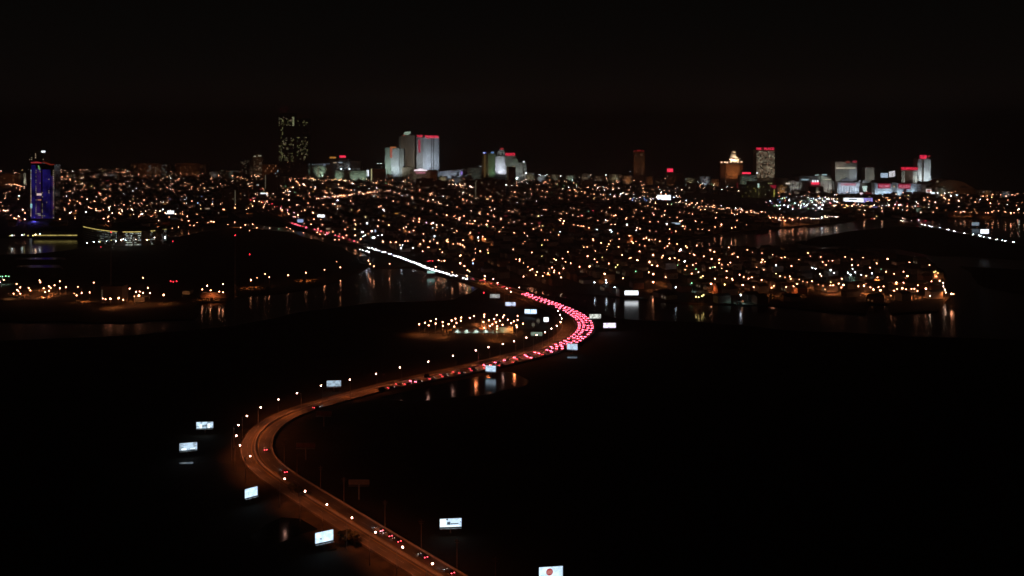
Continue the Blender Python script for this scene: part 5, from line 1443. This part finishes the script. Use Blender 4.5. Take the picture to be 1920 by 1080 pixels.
B.block('screen', 1746, 1753, 360.3, 363.5, 0, 1, g_whitesign); B.block('post', 1749, 1750, 363.5, None, 0.2, 0.8, m_pole)
# barrel-roofed arena
B = Bld('arena', 'large barrel-roofed arena glowing dull amber at the right end of the boardwalk', 1785, 366)
B.poly('roof', [(1748, 352), (1756, 345), (1768, 340), (1782, 337.5), (1796, 338.5), (1810, 343), (1822, 350), (1828, 354), (1828, 356), (1748, 356)], 4, 70, m_tan); B.block('wall', 1744, 1830, 356, None, 0, 70, m_tan); B.block('wing', 1738, 1760, 343, 350, 30, 60, m_green)
B.poly('roof_window', [(1800, 352), (1804, 348), (1812, 349), (1818, 353)], 3.4, 4, m_glass)
for x, c in ((1755, (.9, .95, .7)), (1775, (1, .8, .5)), (1795, OR_), (1815, OR_)): B.flood(x, 350, PW * 0.018, c, 44)
B.block('lamp', 1757.5, 1760, 339.5, 341.5, 2, 3.9, g_winw)
B = Bld('apartment_block', 'long low olive block beside the huge white screen', 1644, 380)
B.block('wall', 1638, 1650, 368, None, 0, 16, m_tan); B.flood(1644, 372, PW * 0.01, (1, .8, .4), 20)

random.seed(21)
for k, (x0, x1, yt, yb, mt) in enumerate(((108, 126, 327, 337, 0), (132, 158, 326, 339, 1), (166, 190, 325, 336, 2), (200, 222, 326, 338, 0), (392, 410, 322, 334, 1), (412, 424, 318, 333, 2), (676, 686, 322, 338, 0), (724, 736, 328, 343, 1), (822, 838, 331, 343, 2), (846, 868, 333, 344, 0), (872, 884, 325, 343, 1), (986, 1002, 324, 342, 2), (1006, 1024, 330, 341, 0), (1030, 1050, 327, 341, 1),
        (1056, 1082, 329, 342, 2), (1090, 1106, 326, 343, 0), (1112, 1136, 330, 344, 1), (1142, 1166, 327, 345, 2), (1168, 1186, 330, 346, 0), (1212, 1224, 331, 347, 1), (1284, 1306, 334, 350, 2), (1312, 1332, 331, 351, 0), (1334, 1350, 336, 352, 1), (1456, 1476, 347, 366, 2), (1758, 1776, 352, 369, 1), (1836, 1862, 357, 370, 2), (1872, 1900, 359, 371, 0))):
    B = Bld('low_block', 'small low block with scattered lit windows along the foot of the skyline', (x0 + x1) / 2, yb)
    B.root['group'] = 'low lit blocks at the foot of the skyline'
    B.block('wall', x0, x1, yt, None, 0, 16, (m_stucco, m_tan, m_green)[mt])
    B.block('roof', x0 + 2, x0 + (x1 - x0) * 0.4, yt - 1.5, yt, 2, 10, m_darkwall)
    B.windows(x0 + 0.5, x1 - 0.5, yt + 1, yb - 2, 0, [g_winw, g_winc, g_wind, g_wino], 0.22)
    B.flood((x0 + x1) / 2, (yt + yb) / 2, PW * random.choice((0.02, 0.04, 0.07)), random.choice((CW_, WA_, OR_, GW_)), 20)

# orange wall-lit road edge below the dark field, left of the shopping lights
p0, p1 = at(1268, 384, 1.0), at(1424, 409, 1.0)
t = thing('sea_wall', 'long tan wall lit by orange lamps along the dark field', 'wall', (0, 0, 0))
d_ = (p1.xy - p0.xy).normalized(); n_ = Vector((d_.y, -d_.x))
b = MB(); q = [p0.xy, p1.xy, p1.xy - n_ * 1.0, p0.xy - n_ * 1.0]
b.prism([(v.x, v.y) for v in q], 0.5, 5.0); b.build('wall', m_tan, t)

# radio masts and the dark silo block on the left island
for px, yb, yt, lab in ((208, 560, 436, 'tall thin lattice mast with a red tip above the left island'), (441, 562, 442, 'tall thin mast with a red tip at the end of the left island')):
    p = at(px, yb, 0.7); h = CAM_H - 0.7 - (yt - HY) * p.y / F
    t = thing('radio_mast', lab, 'mast', p)
    b = MB()
    for a in range(3):
        c = Vector((math.cos(a * 2.094), math.sin(a * 2.094), 0)) * 0.9
        b.tube(c, c * 0.4 + Vector((0, 0, h)), 0.16, 0.12, 5)
    b.build('legs', m_pole, t)
    b = MB(); z = 0; k = 0
    while z < h - 3:
        r0 = 0.9 - 0.54 * z / h; r1 = 0.9 - 0.54 * (z + 3) / h
        for a in range(3):
            b.tube((r0 * math.cos(a * 2.094), r0 * math.sin(a * 2.094), z), (r1 * math.cos((a + 1) * 2.094), r1 * math.sin((a + 1) * 2.094), z + 3), 0.06, 0.06, 4)
        z += 3
    b.build('lattice', m_pole, t, kind='stuff')
    b = MB(); b.ball((0, 0, h + 0.4), 0.35, n=6, k=2); b.build('beacon', g_red, t)
for x, y in ((189, 463), (324, 452), (320, 527), (325, 528.5), (331, 527), (468, 477), (907, 549), (681, 221)):
    if y < 300: continue
    p = at(x, y, 9)
    t = thing('marker_light', 'small red marker light near (%s)' % {189: 'the blue reflection on the left water', 324: 'the right end of the parking garage', 320: 'a row of three, its left one', 325: 'a row of three, its middle one', 331: 'a row of three, its right one', 468: 'the tip of the dark spit', 907: 'the bridge at the upper highway'}[x], 'marker light', (p.x, p.y, 0.2))
    t['label'] = t['label'].replace('(', '').replace(')', '')
    b = MB(); b.tube((0, 0, -0.4), (0, 0, 8.4), 0.16, 0.1, 6); b.build('pole', m_pole, t)
    b = MB(); b.ball((0, 0, 8.8), 0.4, n=6, k=2); b.build('beacon', g_red, t)
B = Bld('storage_block', 'black windowless block with four lamps at its foot on the left island', 210, 569, zg=0.7)
B.block('wall', 188, 229, 537, None, 0, 14, m_darkwall); B.block('wall', 192, 204, 533, 537, 2, 8, m_darkwall)
b = MB(); 
for k in range(5): b.box(B.X(190.5), B.X(192.5), -0.2, 0, B.Z(545 + 4 * k), B.Z(544 + 4 * k))
b.build('lit_windows', g_wind, B.root, kind='stuff')
for x0, x1, yt, yb, lab in ((342, 356, 545, 552, 'small cream shed on the left island beside bright lamps'), (252, 271, 557, 566, 'pale low building at the shore of the left island'), (376, 424, 548, 559, 'reddish warehouse at the right end of the left island'), (0, 35, 558, 563, 'long pale jetty building at the far left shore')):
    B = Bld('warehouse', lab, (x0 + x1) / 2, yb, zg=0.7)
    B.block('wall', x0, x1, yt + 1, None, 0, 12, m_tan if x0 != 376 else m_brown); B.poly('roof', [(x0 - .5, yt + 1), ((x0 + x1) / 2, yt), (x1 + .5, yt + 1)], -0.3, 12.3, m_shingle[2])
    B.flood((x0 + x1) / 2, yt + 3, 1300, (1, .5, .22), 12)
B = Bld('hotel_block', 'low motel with greenish-white wall lights inside the upper bend', 905, 624, zg=0.5)
B.block('wall', 848, 925, 618, None, 0, 10, m_stucco); B.block('roof', 847, 926, 617, 618, -0.6, 10.6, m_roof)
for x in (858, 875, 893, 911, 928):
    B.block('wall_light', x - 1.2, x + 1.2, 617.9, 618.9, -0.6, -0.1, glow('mint_wall_light', (0.8, 1.0, 0.9), 1.3)) if x < 926 else None
    spot(B.root, (B.X(x), -1.2, B.Z(618.5)), (B.X(x), -0.2, -2), 900, (.75, 1.0, .85), 130, .9, .5)
B = Bld('hotel_block', 'small pale green-lit block at the right end of the car park', 945, 624, zg=0.5)
B.block('wall', 930, 962, 613, None, 0, 10, m_green); B.block('roof', 929, 963, 612, 613, -0.5, 10.5, m_roof); B.flood(945, 618, 1500, (.7, 1, .65), 8)
for x, y in ((262, 599.5),): pass
# dim green grass patch lit by the square sign, boats under the dark bridge
for x, y, lab in ((1000, 606, 'white-lit gable of the small chapel inside the bend'), (1009, 599, 'thin pale lit monument beside the square white sign')):
    B = Bld('small_building', lab, x, y + 6, zg=0.5)
    B.block('wall', x - 3, x + 3, y, None, 0, 4, m_stucco); B.poly('roof', [(x - 3.5, y), (x, y - 2.5), (x + 3.5, y)], -0.2, 4.2, m_shingle[0]); B.flood(x, y + 2, 260, (.9, 1, .8), 6)
